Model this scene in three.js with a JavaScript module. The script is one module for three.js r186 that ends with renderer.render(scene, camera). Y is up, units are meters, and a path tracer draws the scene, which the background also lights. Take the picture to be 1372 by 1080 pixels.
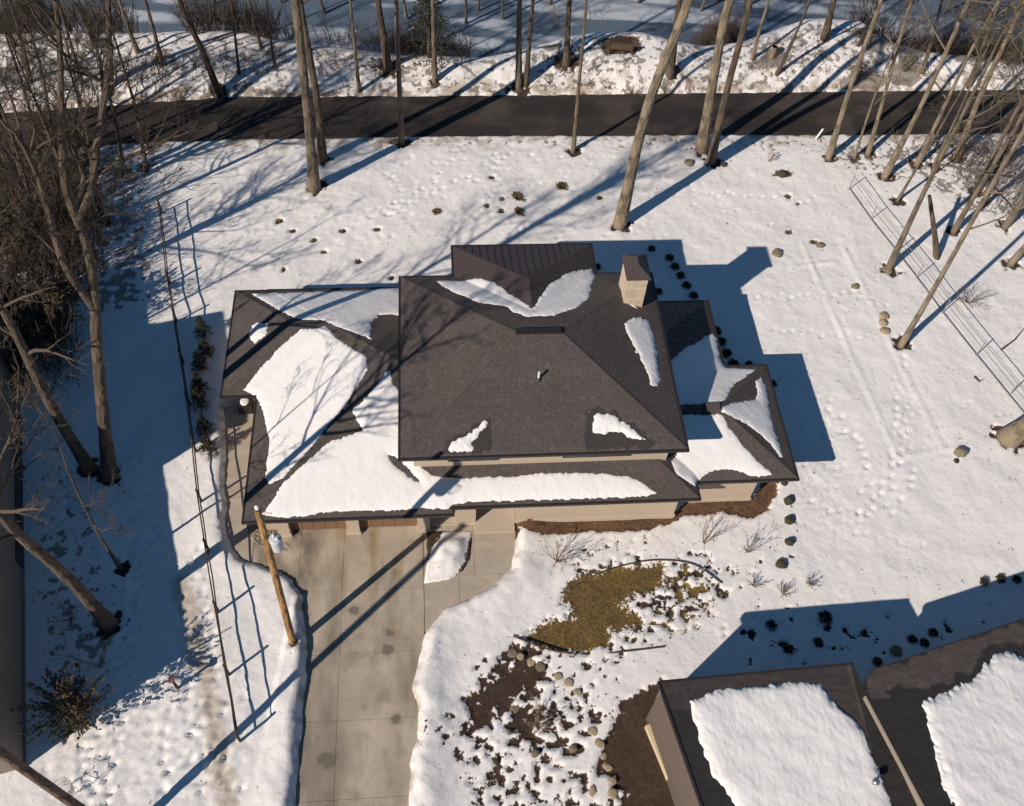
import * as THREE from 'three';
import { mergeGeometries } from 'three/addons/utils/BufferGeometryUtils.js';

// ------------------------------------------------------------------ camera
const W = 1372, HH = 1080, FOC = 1250, CAMH = 42;
const rad = (d) => d * Math.PI / 180;
const scene = new THREE.Scene();
const camera = new THREE.PerspectiveCamera(2 * Math.atan(HH / 2 / FOC) * 180 / Math.PI, W / HH, 0.5, 2000);
const th = rad(54.4), rl = rad(4.6), YAW = rad(7.6);
const fw = new THREE.Vector3(0, -Math.sin(th), -Math.cos(th));
const r0 = new THREE.Vector3(1, 0, 0), u0 = new THREE.Vector3().crossVectors(r0, fw);
const rt = r0.clone().multiplyScalar(Math.cos(rl)).addScaledVector(u0, Math.sin(rl));
const up = r0.clone().multiplyScalar(-Math.sin(rl)).addScaledVector(u0, Math.cos(rl));
camera.position.set(0, CAMH, 0);
camera.quaternion.setFromRotationMatrix(new THREE.Matrix4().makeBasis(rt, up, fw.clone().negate()));

// ------------------------------------------------------------------ sky and sun
const SW = 256, SH = 128, sky = new Float32Array(SW * SH * 4);
for (let j = 0; j < SH; j++) {
  const e = Math.max(0, Math.sin((j + .5) / SH * Math.PI - Math.PI / 2));   // row 0 is the nadir
  const k = Math.pow(1 - e, 3.2);
  for (let i = 0; i < SW; i++) {
    const q = (j * SW + i) * 4;
    sky[q] = .022 + .075 * k; sky[q + 1] = .078 + .10 * k; sky[q + 2] = .175 + .09 * k; sky[q + 3] = 1;
  }
}
const skyTex = new THREE.DataTexture(sky, SW, SH, THREE.RGBAFormat, THREE.FloatType);
skyTex.mapping = THREE.EquirectangularReflectionMapping; skyTex.magFilter = skyTex.minFilter = THREE.LinearFilter; skyTex.needsUpdate = true;
scene.background = skyTex; scene.environment = skyTex;
const SHX = 1.161, SHZ = -1.204;                                            // shadow displacement per metre of height
const sun = new THREE.DirectionalLight(new THREE.Color(1, .865, .735), 5);
sun.position.set(-SHX * 90, 90, -SHZ * 90 - 35); sun.target.position.set(0, 0, -35);
sun.castShadow = true; sun.shadow.mapSize.set(4096, 4096); sun.shadow.radius = 1;
Object.assign(sun.shadow.camera, { left: -70, right: 70, top: 70, bottom: -70, near: 1, far: 320 });
scene.add(sun, sun.target);
const renderer = new THREE.WebGLRenderer({ antialias: true });
renderer.toneMapping = THREE.LinearToneMapping; renderer.toneMappingExposure = 1;
renderer.shadowMap.enabled = true; renderer.setSize(1024, 806);

// ------------------------------------------------------------------ helpers
let seed = 12345;
const rnd = () => { seed |= 0; seed = seed + 0x6D2B79F5 | 0; let t = Math.imul(seed ^ seed >>> 15, 1 | seed); t = t + Math.imul(t ^ t >>> 7, 61 | t) ^ t; return ((t ^ t >>> 14) >>> 0) / 4294967296; };
const rr = (a, b) => a + (b - a) * rnd();
const hsh = (x, y) => { let h = Math.imul(x, 374761393) + Math.imul(y, 668265263) | 0; h = Math.imul(h ^ h >>> 13, 1274126177); return ((h ^ h >>> 16) >>> 0) / 4294967296; };
const vn = (x, y) => { const i = Math.floor(x), j = Math.floor(y); let a = x - i, b = y - j; a = a * a * (3 - 2 * a); b = b * b * (3 - 2 * b); return (hsh(i, j) * (1 - a) + hsh(i + 1, j) * a) * (1 - b) + (hsh(i, j + 1) * (1 - a) + hsh(i + 1, j + 1) * a) * b; };
const fbm = (x, y, o = 4) => { let s = 0, a = .5, n = 0; for (let k = 0; k < o; k++) { s += a * vn(x, y); n += a; a *= .5; x = x * 2.03 + 17.1; y = y * 2.03 + 5.7; } return s / n; };
const clamp = (x, a = 0, b = 1) => Math.min(b, Math.max(a, x));
const sstep = (a, b, x) => { const t = clamp((x - a) / (b - a)); return t * t * (3 - 2 * t); };
const V = (x, y, z) => new THREE.Vector3(x, y, z);
function ray(px, py) { return fw.clone().multiplyScalar(FOC).addScaledVector(rt, px - W / 2).addScaledVector(up, -(py - HH / 2)); }
function G(px, py, h = 0) { const d = ray(px, py); return camera.position.clone().addScaledVector(d, (h - CAMH) / d.y); }
// house axes: u along the front, v to the back
const WD = V(Math.cos(YAW), 0, -Math.sin(YAW)), DD = V(-Math.sin(YAW), 0, -Math.cos(YAW)), ORG = G(686, 540, 0);
const L = (u, v, h = 0) => ORG.clone().addScaledVector(WD, u).addScaledVector(DD, v).add(V(0, h, 0));
const toUV = (p) => { const x = p.x - ORG.x, z = p.z - ORG.z; return [x * WD.x + z * WD.z, x * DD.x + z * DD.z]; };
const gpoly = (list, h = 0) => list.map(([x, y]) => { const p = G(x, y, h); return [p.x, p.z]; });
function sdf(poly, x, z) {                                                   // positive inside
  let d = 1e9, s = false;
  for (let i = 0, j = poly.length - 1; i < poly.length; j = i++) {
    const a = poly[i], b = poly[j], ex = b[0] - a[0], ez = b[1] - a[1], wx = x - a[0], wz = z - a[1];
    const t = clamp((wx * ex + wz * ez) / (ex * ex + ez * ez + 1e-12)), dx = wx - ex * t, dz = wz - ez * t;
    d = Math.min(d, dx * dx + dz * dz);
    if ((a[1] > z) !== (b[1] > z) && x < (b[0] - a[0]) * (z - a[1]) / (b[1] - a[1]) + a[0]) s = !s;
  }
  return (s ? 1 : -1) * Math.sqrt(d);
}
function lineDist(pts, x, z) {
  let d = 1e9;
  for (let i = 1; i < pts.length; i++) {
    const a = pts[i - 1], b = pts[i], ex = b[0] - a[0], ez = b[1] - a[1], t = clamp(((x - a[0]) * ex + (z - a[1]) * ez) / (ex * ex + ez * ez));
    d = Math.min(d, Math.hypot(x - a[0] - ex * t, z - a[1] - ez * t));
  }
  return d;
}
function bbox(poly, m) { let a = [1e9, 1e9, -1e9, -1e9]; for (const p of poly) a = [Math.min(a[0], p[0] - m), Math.min(a[1], p[1] - m), Math.max(a[2], p[0] + m), Math.max(a[3], p[1] + m)]; return a; }
const inbox = (b, x, z) => x > b[0] && z > b[1] && x < b[2] && z < b[3];
const taken = {};
function numbered(n) { if (!(n in taken)) { taken[n] = 0; return n; } taken[n]++; return n + '_' + String(taken[n]).padStart(3, '0'); }
function mesh(name, geo, mat, parent) { const m = new THREE.Mesh(geo, mat); m.name = name; m.castShadow = m.receiveShadow = true; if (parent) parent.add(m); return m; }
function top(o, name, label, category, group) { o.name = numbered(name); o.userData.label = label; o.userData.category = category; if (group) o.userData.group = group; scene.add(o); return o; }
function thing(name, label, category, pos, group) { const o = new THREE.Group(); if (pos) o.position.copy(pos); return top(o, name, label, category, group); }
function struct(name, geo, mat) { const m = mesh(name, geo, mat); m.userData.kind = 'structure'; m.name = numbered(name); scene.add(m); return m; }
const rgb = (r, g, b) => new THREE.Color().setRGB(r, g, b);
const mat = (c, rough = .9, o = {}) => new THREE.MeshStandardMaterial({ color: c, roughness: rough, side: THREE.DoubleSide, ...o });
function dataTex(w, h, fn, srgb = true, rep = true) {
  const d = new Uint8Array(w * h * 4), enc = (c) => { c = clamp(c); return srgb ? Math.round(255 * (c <= .0031308 ? c * 12.92 : 1.055 * Math.pow(c, 1 / 2.4) - .055)) : Math.round(255 * c); };
  for (let j = 0; j < h; j++) for (let i = 0; i < w; i++) { const c = fn(i, j), q = (j * w + i) * 4; d[q] = enc(c[0]); d[q + 1] = enc(c[1]); d[q + 2] = enc(c[2]); d[q + 3] = 255; }
  const t = new THREE.DataTexture(d, w, h); t.magFilter = THREE.LinearFilter; t.minFilter = THREE.LinearMipmapLinearFilter; t.generateMipmaps = true;
  t.colorSpace = srgb ? THREE.SRGBColorSpace : THREE.NoColorSpace; if (rep) t.wrapS = t.wrapT = THREE.RepeatWrapping; t.needsUpdate = true; return t;
}
// tileable noise for textures
const tn = (x, y, P) => { const i = Math.floor(x), j = Math.floor(y); let a = x - i, b = y - j; a = a * a * (3 - 2 * a); b = b * b * (3 - 2 * b); const m = (k) => ((k % P) + P) % P; return (hsh(m(i), m(j)) * (1 - a) + hsh(m(i + 1), m(j)) * a) * (1 - b) + (hsh(m(i), m(j + 1)) * (1 - a) + hsh(m(i + 1), m(j + 1)) * a) * b; };
const tfbm = (x, y, P, o = 4) => { let s = 0, a = .5, n = 0; for (let k = 0; k < o; k++) { s += a * tn(x + k * 31 * P, y, P); n += a; a *= .5; x *= 2; y *= 2; P *= 2; } return s / n; };

// ------------------------------------------------------------------ textures and materials
const bumpFine = dataTex(512, 512, (i, j) => { const f = tfbm(i / 512 * 24, j / 512 * 24, 24, 5); return [f, f, f]; }, false);
const bumpRep = (n, m = n) => { const t = bumpFine.clone(); t.repeat.set(n, m); t.needsUpdate = true; return t; };
const SHT = 4;                                                              // shingle tile: 4 m, 28 courses
const shingleBase = (dark) => (i, j) => {
  const c = Math.floor(j / 1024 * 28), off = hsh(c, 7) * 1024, x = (i + off) % 1024, n = 11;
  const k = Math.floor(x / 1024 * n * 3), r = hsh(k, c + 90), f = tfbm(i / 1024 * 128, j / 1024 * 128, 128, 2), lg = tfbm(i / 1024 * 6, j / 1024 * 6, 6, 3);
  const g = (j / 1024 * 28) % 1 < .09 ? .72 : 1;
  let b = (.84 + .2 * r + (r > .94 ? .16 : 0) + .8 * (f - .5)) * g * (.86 + .28 * lg) * dark;
  return [.09 * b, .0755 * b, .072 * b];
};
const shingleTex = dataTex(1024, 1024, shingleBase(1));
const shingleBump = dataTex(1024, 1024, (i, j) => { const c = j / 1024 * 28, k = c % 1, r = hsh(Math.floor(((i + hsh(Math.floor(c), 7) * 1024) % 1024) / 1024 * 22), Math.floor(c) + 90); const h = (1 - k) * .6 + .25 * r + .15 * tfbm(i / 8, j / 8, 128, 2); return [h, h, h]; }, false);
const M = {
  shingle: mat(0xffffff, .92, { map: shingleTex, bumpMap: shingleBump, bumpScale: .012 }),
  cap: mat(rgb(.095, .083, .075), .92, { bumpMap: bumpRep(6), bumpScale: .01 }),
  metalRoof: mat(rgb(.085, .066, .066), .5, { metalness: .2 }),
  seam: mat(rgb(.075, .058, .058), .42, { metalness: .25 }),
  gutter: mat(rgb(.028, .024, .024), .5),
  stucco: mat(rgb(.46, .385, .295), .95, { bumpMap: bumpRep(2), bumpScale: .006 }),
  ledge: mat(rgb(.50, .43, .34), .9),
  door: mat(rgb(.21, .125, .072), .6, { bumpMap: bumpRep(1, 8), bumpScale: .004 }),
  glass: new THREE.MeshStandardMaterial({ color: rgb(.06, .08, .1), roughness: .06, metalness: .2 }),
  frame: mat(rgb(.03, .027, .025), .5),
  snow: mat(rgb(.82, .82, .825), .95, { bumpMap: bumpRep(1), bumpScale: .007 }),
  white: mat(rgb(.78, .78, .76), .5),
  steel: mat(rgb(.45, .46, .48), .3, { metalness: .8 }),
  darkwood: mat(rgb(.07, .05, .035), .9),
  wire: mat(rgb(.3, .28, .26), .6, { metalness: .3 }),
  rock: mat(rgb(.24, .2, .14), .95, { bumpMap: bumpRep(3), bumpScale: .03 }),
  rockDark: mat(rgb(.07, .06, .045), .95, { bumpMap: bumpRep(3), bumpScale: .03 }),
  flag: mat(rgb(.39, .315, .215), .95, { bumpMap: bumpRep(3), bumpScale: .015 }),
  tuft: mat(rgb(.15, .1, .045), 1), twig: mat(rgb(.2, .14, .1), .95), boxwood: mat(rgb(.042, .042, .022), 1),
  boulderGreen: mat(rgb(.06, .06, .035), 1, { bumpMap: bumpRep(3), bumpScale: .03 }),
};
function barkTex(c, v) {
  return dataTex(128, 512, (i, j) => { const f = tfbm(i / 128 * 16, j / 512 * 8, 8, 4), g = tfbm(i / 128 * 4, j / 512 * 4, 4, 3), m = clamp((.25 + 1.25 * f) * (.5 + 1.0 * g) + v * (g > .62 ? .3 : 0)); return [c[0] * m * 1.15, c[1] * m * 1.12, c[2] * m * 1.1]; });
}
const barkBump = dataTex(128, 512, (i, j) => { const f = tfbm(i / 128 * 16, j / 512 * 8, 8, 4); return [f, f, f]; }, false);
const bark = (c, v = .2) => mat(0xffffff, .95, { map: barkTex(c, v), bumpMap: barkBump, bumpScale: .06 });
const BARK = { pale: bark([.215, .18, .13]), grey: bark([.15, .125, .092]), brown: bark([.1, .078, .058]), dark: bark([.1, .078, .058], .05) };
const TWIG = { pale: mat(rgb(.17, .14, .1), .95), grey: mat(rgb(.12, .098, .073), .95), brown: mat(rgb(.085, .066, .05), .95), dark: mat(rgb(.085, .066, .05), .95) };

// ------------------------------------------------------------------ tree layout (photo pixels give the direction; the base stands on the ground)
// [kind, base width in px, height m, [[px,py] base, ... along the trunk], bark, limbs, label]
const TREES = [
  ['tall_tree', 15, 23, [[421, 254], [412, 150], [398, 20]], 'grey', 26, 'tall grey tree in front of the road, its twin stem just behind it'],
  ['tall_tree', 12, 21, [[432, 216], [424, 130], [410, 50]], 'brown', 22, 'darker twin stem standing right behind the tall grey tree by the road'],
  ['tall_tree', 8, 19, [[538, 193], [534, 90], [531, 0]], 'grey', 22, 'straight grey tree at the near road edge behind the metal back roof'],
  ['slender_tree', 6, 16, [[768, 204], [776, 110], [786, 0]], 'grey', 10, 'slender tree at the near road edge between two larger trees'],
  ['tall_tree', 16, 24, [[830, 303], [868, 141], [916, 20]], 'pale', 26, 'large pale smooth tree leaning right in the snow behind the chimney'],
  ['tall_tree', 15, 23, [[940, 201], [955, 110], [969, 33]], 'pale', 24, 'thick pale tree at the road edge, left of a close pair'],
  ['tall_tree', 11, 22, [[952, 219], [974, 120], [1001, 20]], 'brown', 22, 'darker brown tree at the road edge, right of a close pair'],
  ['slender_tree', 8, 18, [[1110, 213], [1145, 100], [1180, 3]], 'pale', 11, 'pale slender tree by the road beside a white marker stake'],
  ['slender_tree', 6, 17, [[1163, 208], [1190, 110], [1219, 7]], 'pale', 10, 'thin pale tree by the road in a litter of brown leaves'],
  ['slender_tree', 8, 18, [[1185, 238], [1240, 130], [1297, 3]], 'pale', 11, 'pale slender tree just beyond the top end of the wire fence'],
  ['sapling', 4, 12, [[1202, 270], [1250, 188], [1310, 85]], 'grey', 8, 'very thin sapling right of the wire fence'],
  ['slender_tree', 8, 19, [[1190, 362], [1225, 285], [1264, 204]], 'grey', 11, 'leaning brown grey tree rising through the wire fence line'],
  ['slender_tree', 8, 20, [[1207, 464], [1267, 360], [1364, 188]], 'pale', 12, 'pale leaning tree standing alone in the snow inside the wire fence'],
  ['slender_tree', 7, 17, [[1277, 312], [1308, 258], [1350, 190]], 'grey', 10, 'grey tree beside the dark broken snag'],
  ['slender_tree', 8, 18, [[1281, 214], [1314, 127], [1350, 50]], 'pale', 10, 'pale tree in leaf litter beyond the wire fence, near the road'],
  ['slender_tree', 8, 17, [[1346, 305], [1372, 268]], 'grey', 9, 'grey tree above a thin fallen branch beyond the wire fence'],
  ['slender_tree', 8, 16, [[1354, 354], [1374, 330]], 'pale', 8, 'pale tree with a brown root flare beyond the wire fence'],
  ['tall_tree', 26, 22, [[1350, 588], [1376, 570]], 'pale', 12, 'very thick pale trunk at the low end of the wire fence'],
  ['slender_tree', 6, 16, [[1228, 222], [1262, 150], [1300, 70]], 'pale', 9, 'thin leaning tree in the grove between road and wire fence'],
  ['slender_tree', 6, 16, [[1306, 258], [1340, 190], [1372, 130]], 'grey', 9, 'thin grey tree with a bushy foot in the grove right of the fence'],
  ['sapling', 4, 11, [[1145, 212], [1158, 170], [1175, 120]], 'pale', 7, 'thin pale sapling at the road edge in the grove'],
  ['sapling', 4, 12, [[1250, 225], [1285, 150], [1320, 70]], 'grey', 8, 'thin leaning sapling in the leaf litter of the grove'],
  ['sapling', 4, 12, [[1330, 240], [1352, 190], [1372, 150]], 'brown', 8, 'brown sapling at the outer side of the grove'],
  ['bank_tree', 9, 19, [[292, 119], [272, 70], [248, 20]], 'brown', 11, 'curved brown tree leaning left on the bank across the road'],
  ['bank_tree', 6, 15, [[218, 87], [211, 60], [204, 33]], 'brown', 8, 'small tree with a mossy foot on the left bank across the road'],
  ['bank_tree', 9, 18, [[147, 118], [146, 60], [145, 0]], 'brown', 11, 'forked brown tree at the far road edge, left bank'],
  ['bank_tree', 5, 16, [[481, 122], [475, 60], [469, 0]], 'grey', 8, 'thin grey tree at the far road edge beside a mulch ring tree'],
  ['bank_tree', 11, 20, [[520, 92], [513, 45], [506, 0]], 'brown', 11, 'brown tree in a mulch ring left of the dark evergreen'],
  ['bank_tree', 7, 18, [[583, 110], [581, 55], [580, 0]], 'grey', 9, 'grey tree at the far road edge in front of the dark evergreen'],
  ['bank_tree', 9, 20, [[695, 117], [695, 60], [696, 0]], 'grey', 10, 'grey stem of a tree clump at the far road edge'],
  ['bank_tree', 7, 19, [[705, 110], [709, 55], [714, 0]], 'dark', 9, 'dark stem of a tree clump at the far road edge'],
  ['bank_tree', 9, 19, [[759, 88], [760, 45], [763, 0]], 'brown', 10, 'brown tree in a mulch ring beside the tree clump'],
  ['bank_tree', 5, 15, [[1041, 99], [1055, 70], [1070, 37]], 'brown', 8, 'thin dark tree on the right bank beside a dead stump'],
  ['bank_tree', 5, 16, [[1008, 79], [1018, 40], [1030, 0]], 'pale', 8, 'pale thin tree standing at a brown bush on the right bank'],
  ['bank_tree', 10, 19, [[898, 103], [904, 50], [910, 0]], 'brown', 10, 'brown tree across the road right of the wooden bench'],
  ['bank_tree', 10, 19, [[1105, 52], [1111, 25], [1117, 0]], 'dark', 10, 'dark tree on the crest of the right bank'],
  ['bank_tree', 5, 15, [[1236, 96], [1250, 50], [1262, 0]], 'grey', 8, 'grey tree among the brown bushes across the road'],
  ['bank_tree', 5, 15, [[1300, 112], [1316, 65], [1336, 10]], 'grey', 8, 'grey tree at the far road edge across from the grove'],
  ['bank_tree', 5, 14, [[110, 112], [95, 60], [80, 10]], 'dark', 8, 'dark tree on the left bank in the brush'],
  ['bank_tree', 6, 15, [[40, 110], [30, 60], [16, 10]], 'dark', 8, 'dark tree in thick brush at the end of the left bank'],
  ['bank_tree', 4, 13, [[320, 98], [316, 60], [312, 20]], 'brown', 7, 'thin brown tree on the left bank behind the curved tree'],
  ['bank_tree', 4, 13, [[368, 88], [362, 50], [358, 10]], 'brown', 7, 'thin brown tree on the left bank near the tall grey tree'],
  // trees along the left lot line
  ['old_tree', 17, 21, [[146, 640], [131, 480], [126, 393], [118, 340], [107, 300]], 'dark', 0, 'massive dark tree with forking stems beside the shaded drive'],
  ['old_tree', 15, 19, [[122, 632], [67, 541], [33, 471], [5, 417]], 'dark', 18, 'dark stem leaning left from the root mass of the massive tree'],
  ['old_tree', 17, 20, [[148, 838], [87, 770], [27, 718], [-10, 680]], 'brown', 26, 'thick leaning brown tree standing alone in the shaded snow'],
  ['slender_tree', 5, 13, [[162, 762], [134, 719], [94, 638], [72, 578], [30, 520]], 'brown', 6, 'slender bending tree between two thick dark trees in the shade'],
  // trees whose stems stand left of the picture and throw their shade into it
  ['old_tree', 16, 21, [[-60, 470], [-110, 430]], 'dark', 26, 'dark tree standing beyond the dark brush by the left lot line', ],
  ['old_tree', 14, 20, [[-10, 330], [-40, 280]], 'dark', 24, 'dark tree at the brush near the left end of the road'],
  ['old_tree', 12, 19, [[30, 262], [12, 220], [-4, 180]], 'dark', 20, 'dark brown tree in the brush just below the road, left end'],
  ['old_tree', 10, 17, [[-60, 250], [-85, 200]], 'dark', 12, 'dark tree at the road beyond the left brush'],
  ['brush_tree', 6, 13, [[140, 300], [128, 250], [118, 190]], 'dark', 14, 'thin dark tree just right of the massive tree'],
  ['brush_tree', 6, 12, [[30, 520], [5, 470]], 'dark', 14, 'thin dark tree beside the leaning dark stem'],
  ['brush_tree', 6, 13, [[45, 290], [30, 240], [15, 190]], 'brown', 14, 'brown tree deep in the left brush'],
  ['brush_tree', 5, 12, [[10, 240], [-4, 200]], 'dark', 13, 'dark sapling at the near road edge, outermost in the brush'],
  ['brush_tree', 6, 12, [[195, 228], [190, 190], [183, 150]], 'brown', 12, 'brown sapling at the near road edge beside a drift of leaves'],
  ['brush_tree', 7, 14, [[20, 640], [-10, 590]], 'dark', 14, 'dark tree against the grey house wall'],
  ['brush_tree', 6, 13, [[86, 400], [66, 340], [48, 290]], 'dark', 14, 'dark tree rising through the tangled evergreen'],
  ['brush_tree', 5, 12, [[70, 180], [62, 130], [52, 80]], 'dark', 13, 'dark sapling overhanging the left end of the road'],
  ['brush_tree', 7, 14, [[62, 335], [44, 280], [28, 220]], 'dark', 14, 'thin dark tree in the brush left of the massive tree'],
  ['brush_tree', 6, 13, [[22, 425], [0, 380]], 'dark', 14, 'thin dark tree behind the tangled evergreen'],
  ['brush_tree', 6, 12, [[165, 232], [160, 190], [152, 150]], 'dark', 13, 'small dark tree at the near road edge above the fence end'],
  ['brush_tree', 6, 13, [[60, 232], [50, 190], [38, 140]], 'dark', 14, 'thin dark tree at the near road edge in the left brush'],
  ['brush_tree', 5, 11, [[118, 215], [112, 175], [104, 130]], 'brown', 12, 'brown sapling at the near road edge by the massive tree'],
  ['brush_tree', 6, 12, [[95, 268], [82, 230], [66, 180]], 'brown', 13, 'brown sapling between the massive tree and the road'],
];

// ------------------------------------------------------------------ the ground: cover and height
const roadNear = gpoly([[0, 205], [300, 190], [686, 185], [1100, 184], [1372, 182]]), roadFar = gpoly([[0, 150], [300, 128], [686, 126], [1100, 121], [1372, 118]]);
function ext(l, d) { const a = l[0], b = l[1], c = l[l.length - 2], e = l[l.length - 1], s = d / Math.hypot(a[0] - b[0], a[1] - b[1]), t = d / Math.hypot(e[0] - c[0], e[1] - c[1]); return [[a[0] + (a[0] - b[0]) * s, a[1] + (a[1] - b[1]) * s], ...l, [e[0] + (e[0] - c[0]) * t, e[1] + (e[1] - c[1]) * t]]; }
const RN = ext(roadNear, 160), RF = ext(roadFar, 160);
const zAt = (l, x) => { for (let i = 1; i < l.length; i++) if (x <= l[i][0] || i === l.length - 1) { const t = (x - l[i - 1][0]) / (l[i][0] - l[i - 1][0]); return l[i - 1][1] + (l[i][1] - l[i - 1][1]) * t; } };
const CREST = ext(gpoly([[0, 40], [60, 36], [130, 42], [230, 42], [330, 44], [400, 56], [470, 62], [540, 76], [640, 76], [700, 66], [760, 50], [810, 46], [860, 50], [900, 62], [945, 66], [1000, 56], [1080, 32], [1150, 32], [1190, 58], [1240, 72], [1372, 84]], .8), 120);
const concrete = gpoly([[299, 545], [331, 538], [365, 540], [400, 640], [600, 650], [692, 660], [688, 725], [690, 742], [684, 763], [655, 786], [625, 803], [598, 815], [580, 832], [569, 850], [560, 880], [556, 905], [553, 925], [559, 955], [558, 990], [551, 1015], [549, 1050], [546, 1120], [394, 1120], [400, 1040], [404, 985], [407, 930], [412, 880], [408, 835], [404, 800], [394, 776], [374, 766], [350, 757], [326, 751], [312, 738], [304, 716], [303, 690], [303, 600]]);
const planter = gpoly([[570, 711], [633, 711], [633, 735], [630, 752], [621, 766], [604, 777], [585, 781], [566, 783], [568, 770], [571, 750]]);
const gravelBed = gpoly([[329, 702], [378, 702], [374, 722], [366, 735], [352, 735], [340, 727], [332, 714]]);
const BARE = [                                                               // [kind, polygon, edge wobble, wobble scale]
  ['chips', [[690, 692], [900, 688], [935, 668], [1010, 664], [1022, 640], [1045, 645], [1038, 666], [1030, 684], [1012, 694], [985, 690], [950, 687], [915, 694], [893, 706], [850, 712], [800, 712], [755, 716], [727, 721], [706, 716], [690, 704]], .25, 1.6],
  ['grass', [[748, 795], [770, 776], [800, 768], [850, 759], [886, 755], [893, 766], [888, 790], [845, 803], [834, 812], [856, 832], [850, 842], [815, 846], [812, 864], [796, 872], [760, 873], [730, 869], [697, 855], [722, 840], [752, 832], [768, 824], [757, 806]], .35, 2.2],
  ['mulch', [[650, 902], [690, 868], [716, 882], [726, 902], [722, 922], [718, 935], [700, 942], [720, 955], [736, 968], [720, 990], [700, 985], [676, 962], [650, 968], [630, 975], [634, 945], [640, 920]], 1.25, 3.2],
  ['mulch', [[842, 932], [874, 918], [884, 916], [885, 960], [940, 1085], [965, 1120], [850, 1120], [828, 1060], [806, 1030], [806, 990], [822, 966], [830, 946]], .7, 2.4],
  ['mulch', [[570, 711], [596, 711], [590, 722], [580, 734], [574, 752], [570, 752]], .1, 2],
  ['mulch', [[629, 720], [633, 722], [632, 745], [624, 765], [608, 776], [600, 778], [612, 766], [622, 752]], .12, 2],
  ['mulch', [[690, 707], [697, 712], [690, 724], [688, 738], [682, 760], [686, 738]], .1, 2],
  ['mulch', [[802, 66], [808, 58], [830, 55], [852, 58], [857, 70], [850, 79], [810, 80]], .25, 1.2],
  ['leaf', [[720, 64], [748, 56], [755, 62], [735, 70]], .4, .8],
  ['leaf', [[1010, 84], [1030, 66], [1050, 72], [1062, 84], [1030, 92]], .8, .8],
  ['leaf', [[1125, 100], [1160, 92], [1190, 98], [1180, 110], [1130, 108]], .6, .8], ['leaf', [[1195, 88], [1220, 82], [1240, 92], [1225, 104], [1200, 100]], .6, .8],
  ['leaf', [[1145, 50], [1180, 30], [1290, 40], [1372, 62], [1372, 84], [1280, 78], [1200, 74], [1165, 64]], 1.5, .6],
].map(([k, p, a, s]) => { const q = gpoly(p, p[0][1] < 130 ? .9 : 0); return { k, q, b: bbox(q, a + .5), a, s }; });
const SPECK = [                                                              // [kind, region, share bare, blob scale]
  ['mulch', [[755, 735], [900, 720], [985, 750], [1000, 800], [960, 840], [880, 880], [830, 930], [760, 930], [700, 870], [720, 830], [740, 790]], .22, 3.8],
  ['mulch', [[560, 980], [640, 890], [760, 880], [850, 930], [830, 1000], [850, 1120], [640, 1120]], .24, 3.4],
  ['grass', [[890, 750], [960, 765], [975, 800], [930, 850], [860, 870], [850, 840], [890, 800]], .4, 3.6],
  ['mulch', [[760, 725], [900, 715], [960, 735], [1000, 770], [960, 775], [900, 748], [830, 750], [770, 770]], .26, 3.6],
  ['leaf', [[-60, 190], [150, 186], [230, 200], [200, 260], [215, 330], [210, 420], [120, 430], [-60, 520]], .42, 2.9],
  ['leaf', [[480, 186], [700, 186], [1372, 184], [1372, 225], [1180, 225], [1060, 205], [900, 205], [700, 196], [500, 200]], .34, 3.3],
  ['leaf', [[-80, 120], [300, 112], [700, 108], [1372, 98], [1372, 122], [700, 132], [-80, 160]], .34, 3.2],
  ['leaf', [[-80, 60], [240, 50], [400, 64], [560, 84], [700, 74], [820, 52], [950, 70], [1090, 40], [1180, 60], [1372, 86], [1372, 112], [700, 122], [300, 122], [-80, 140]], .24, 3.0],
  ['leaf', [[-80, 36], [130, 40], [200, 46], [120, 110], [-80, 120]], .46, 2.2],
  ['leaf', [[1120, 190], [1372, 186], [1372, 300], [1300, 300], [1220, 250], [1110, 232]], .3, 3.6],
  ['leaf', [[40, 560], [130, 640], [175, 860], [120, 960], [36, 1000]], .24, 3.2],
  ['mulch', [[1060, 640], [1080, 690], [1060, 770], [1000, 800], [960, 760], [1030, 730]], .2, 2.6],
  ['mulch', [[1010, 800], [1210, 830], [1372, 800], [1372, 830], [1150, 892], [930, 905], [960, 850]], .2, 2.2],
].map(([k, p, d, s]) => { const q = gpoly(p); return { k, q, b: bbox(q, .2), d, s }; });
const DIRTPATH = gpoly([[244, 782], [262, 850], [278, 920], [292, 1000], [308, 1090]]);
const RIDGES = [[[1068, 312], [1095, 375], [1140, 480], [1202, 616]], [[1202, 616], [1250, 606], [1288, 602]], [[1128, 330], [1200, 480], [1262, 604]], [[1060, 360], [1085, 356], [1120, 352]]].map((l) => gpoly(l));
const WELLS = TREES.filter((t) => t[3][0][1] > 190).map((t) => { const p = G(...t[3][0]), q = G(t[3][0][0] + t[1], t[3][0][1]), w = p.distanceTo(q); return [p.x + rr(-.1, .1), p.z + rr(-.1, .1), w * .5 + .42]; });
for (const [x, y, r] of [[520, 92, 1.3], [759, 88, 1.3], [218, 87, .6], [695, 116, .9], [583, 110, .5], [392, 860, .28], [898, 103, .7], [292, 120, .6], [147, 118, .6]]) { const p = G(x, y, .4); WELLS.push([p.x, p.z, r]); }
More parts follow.
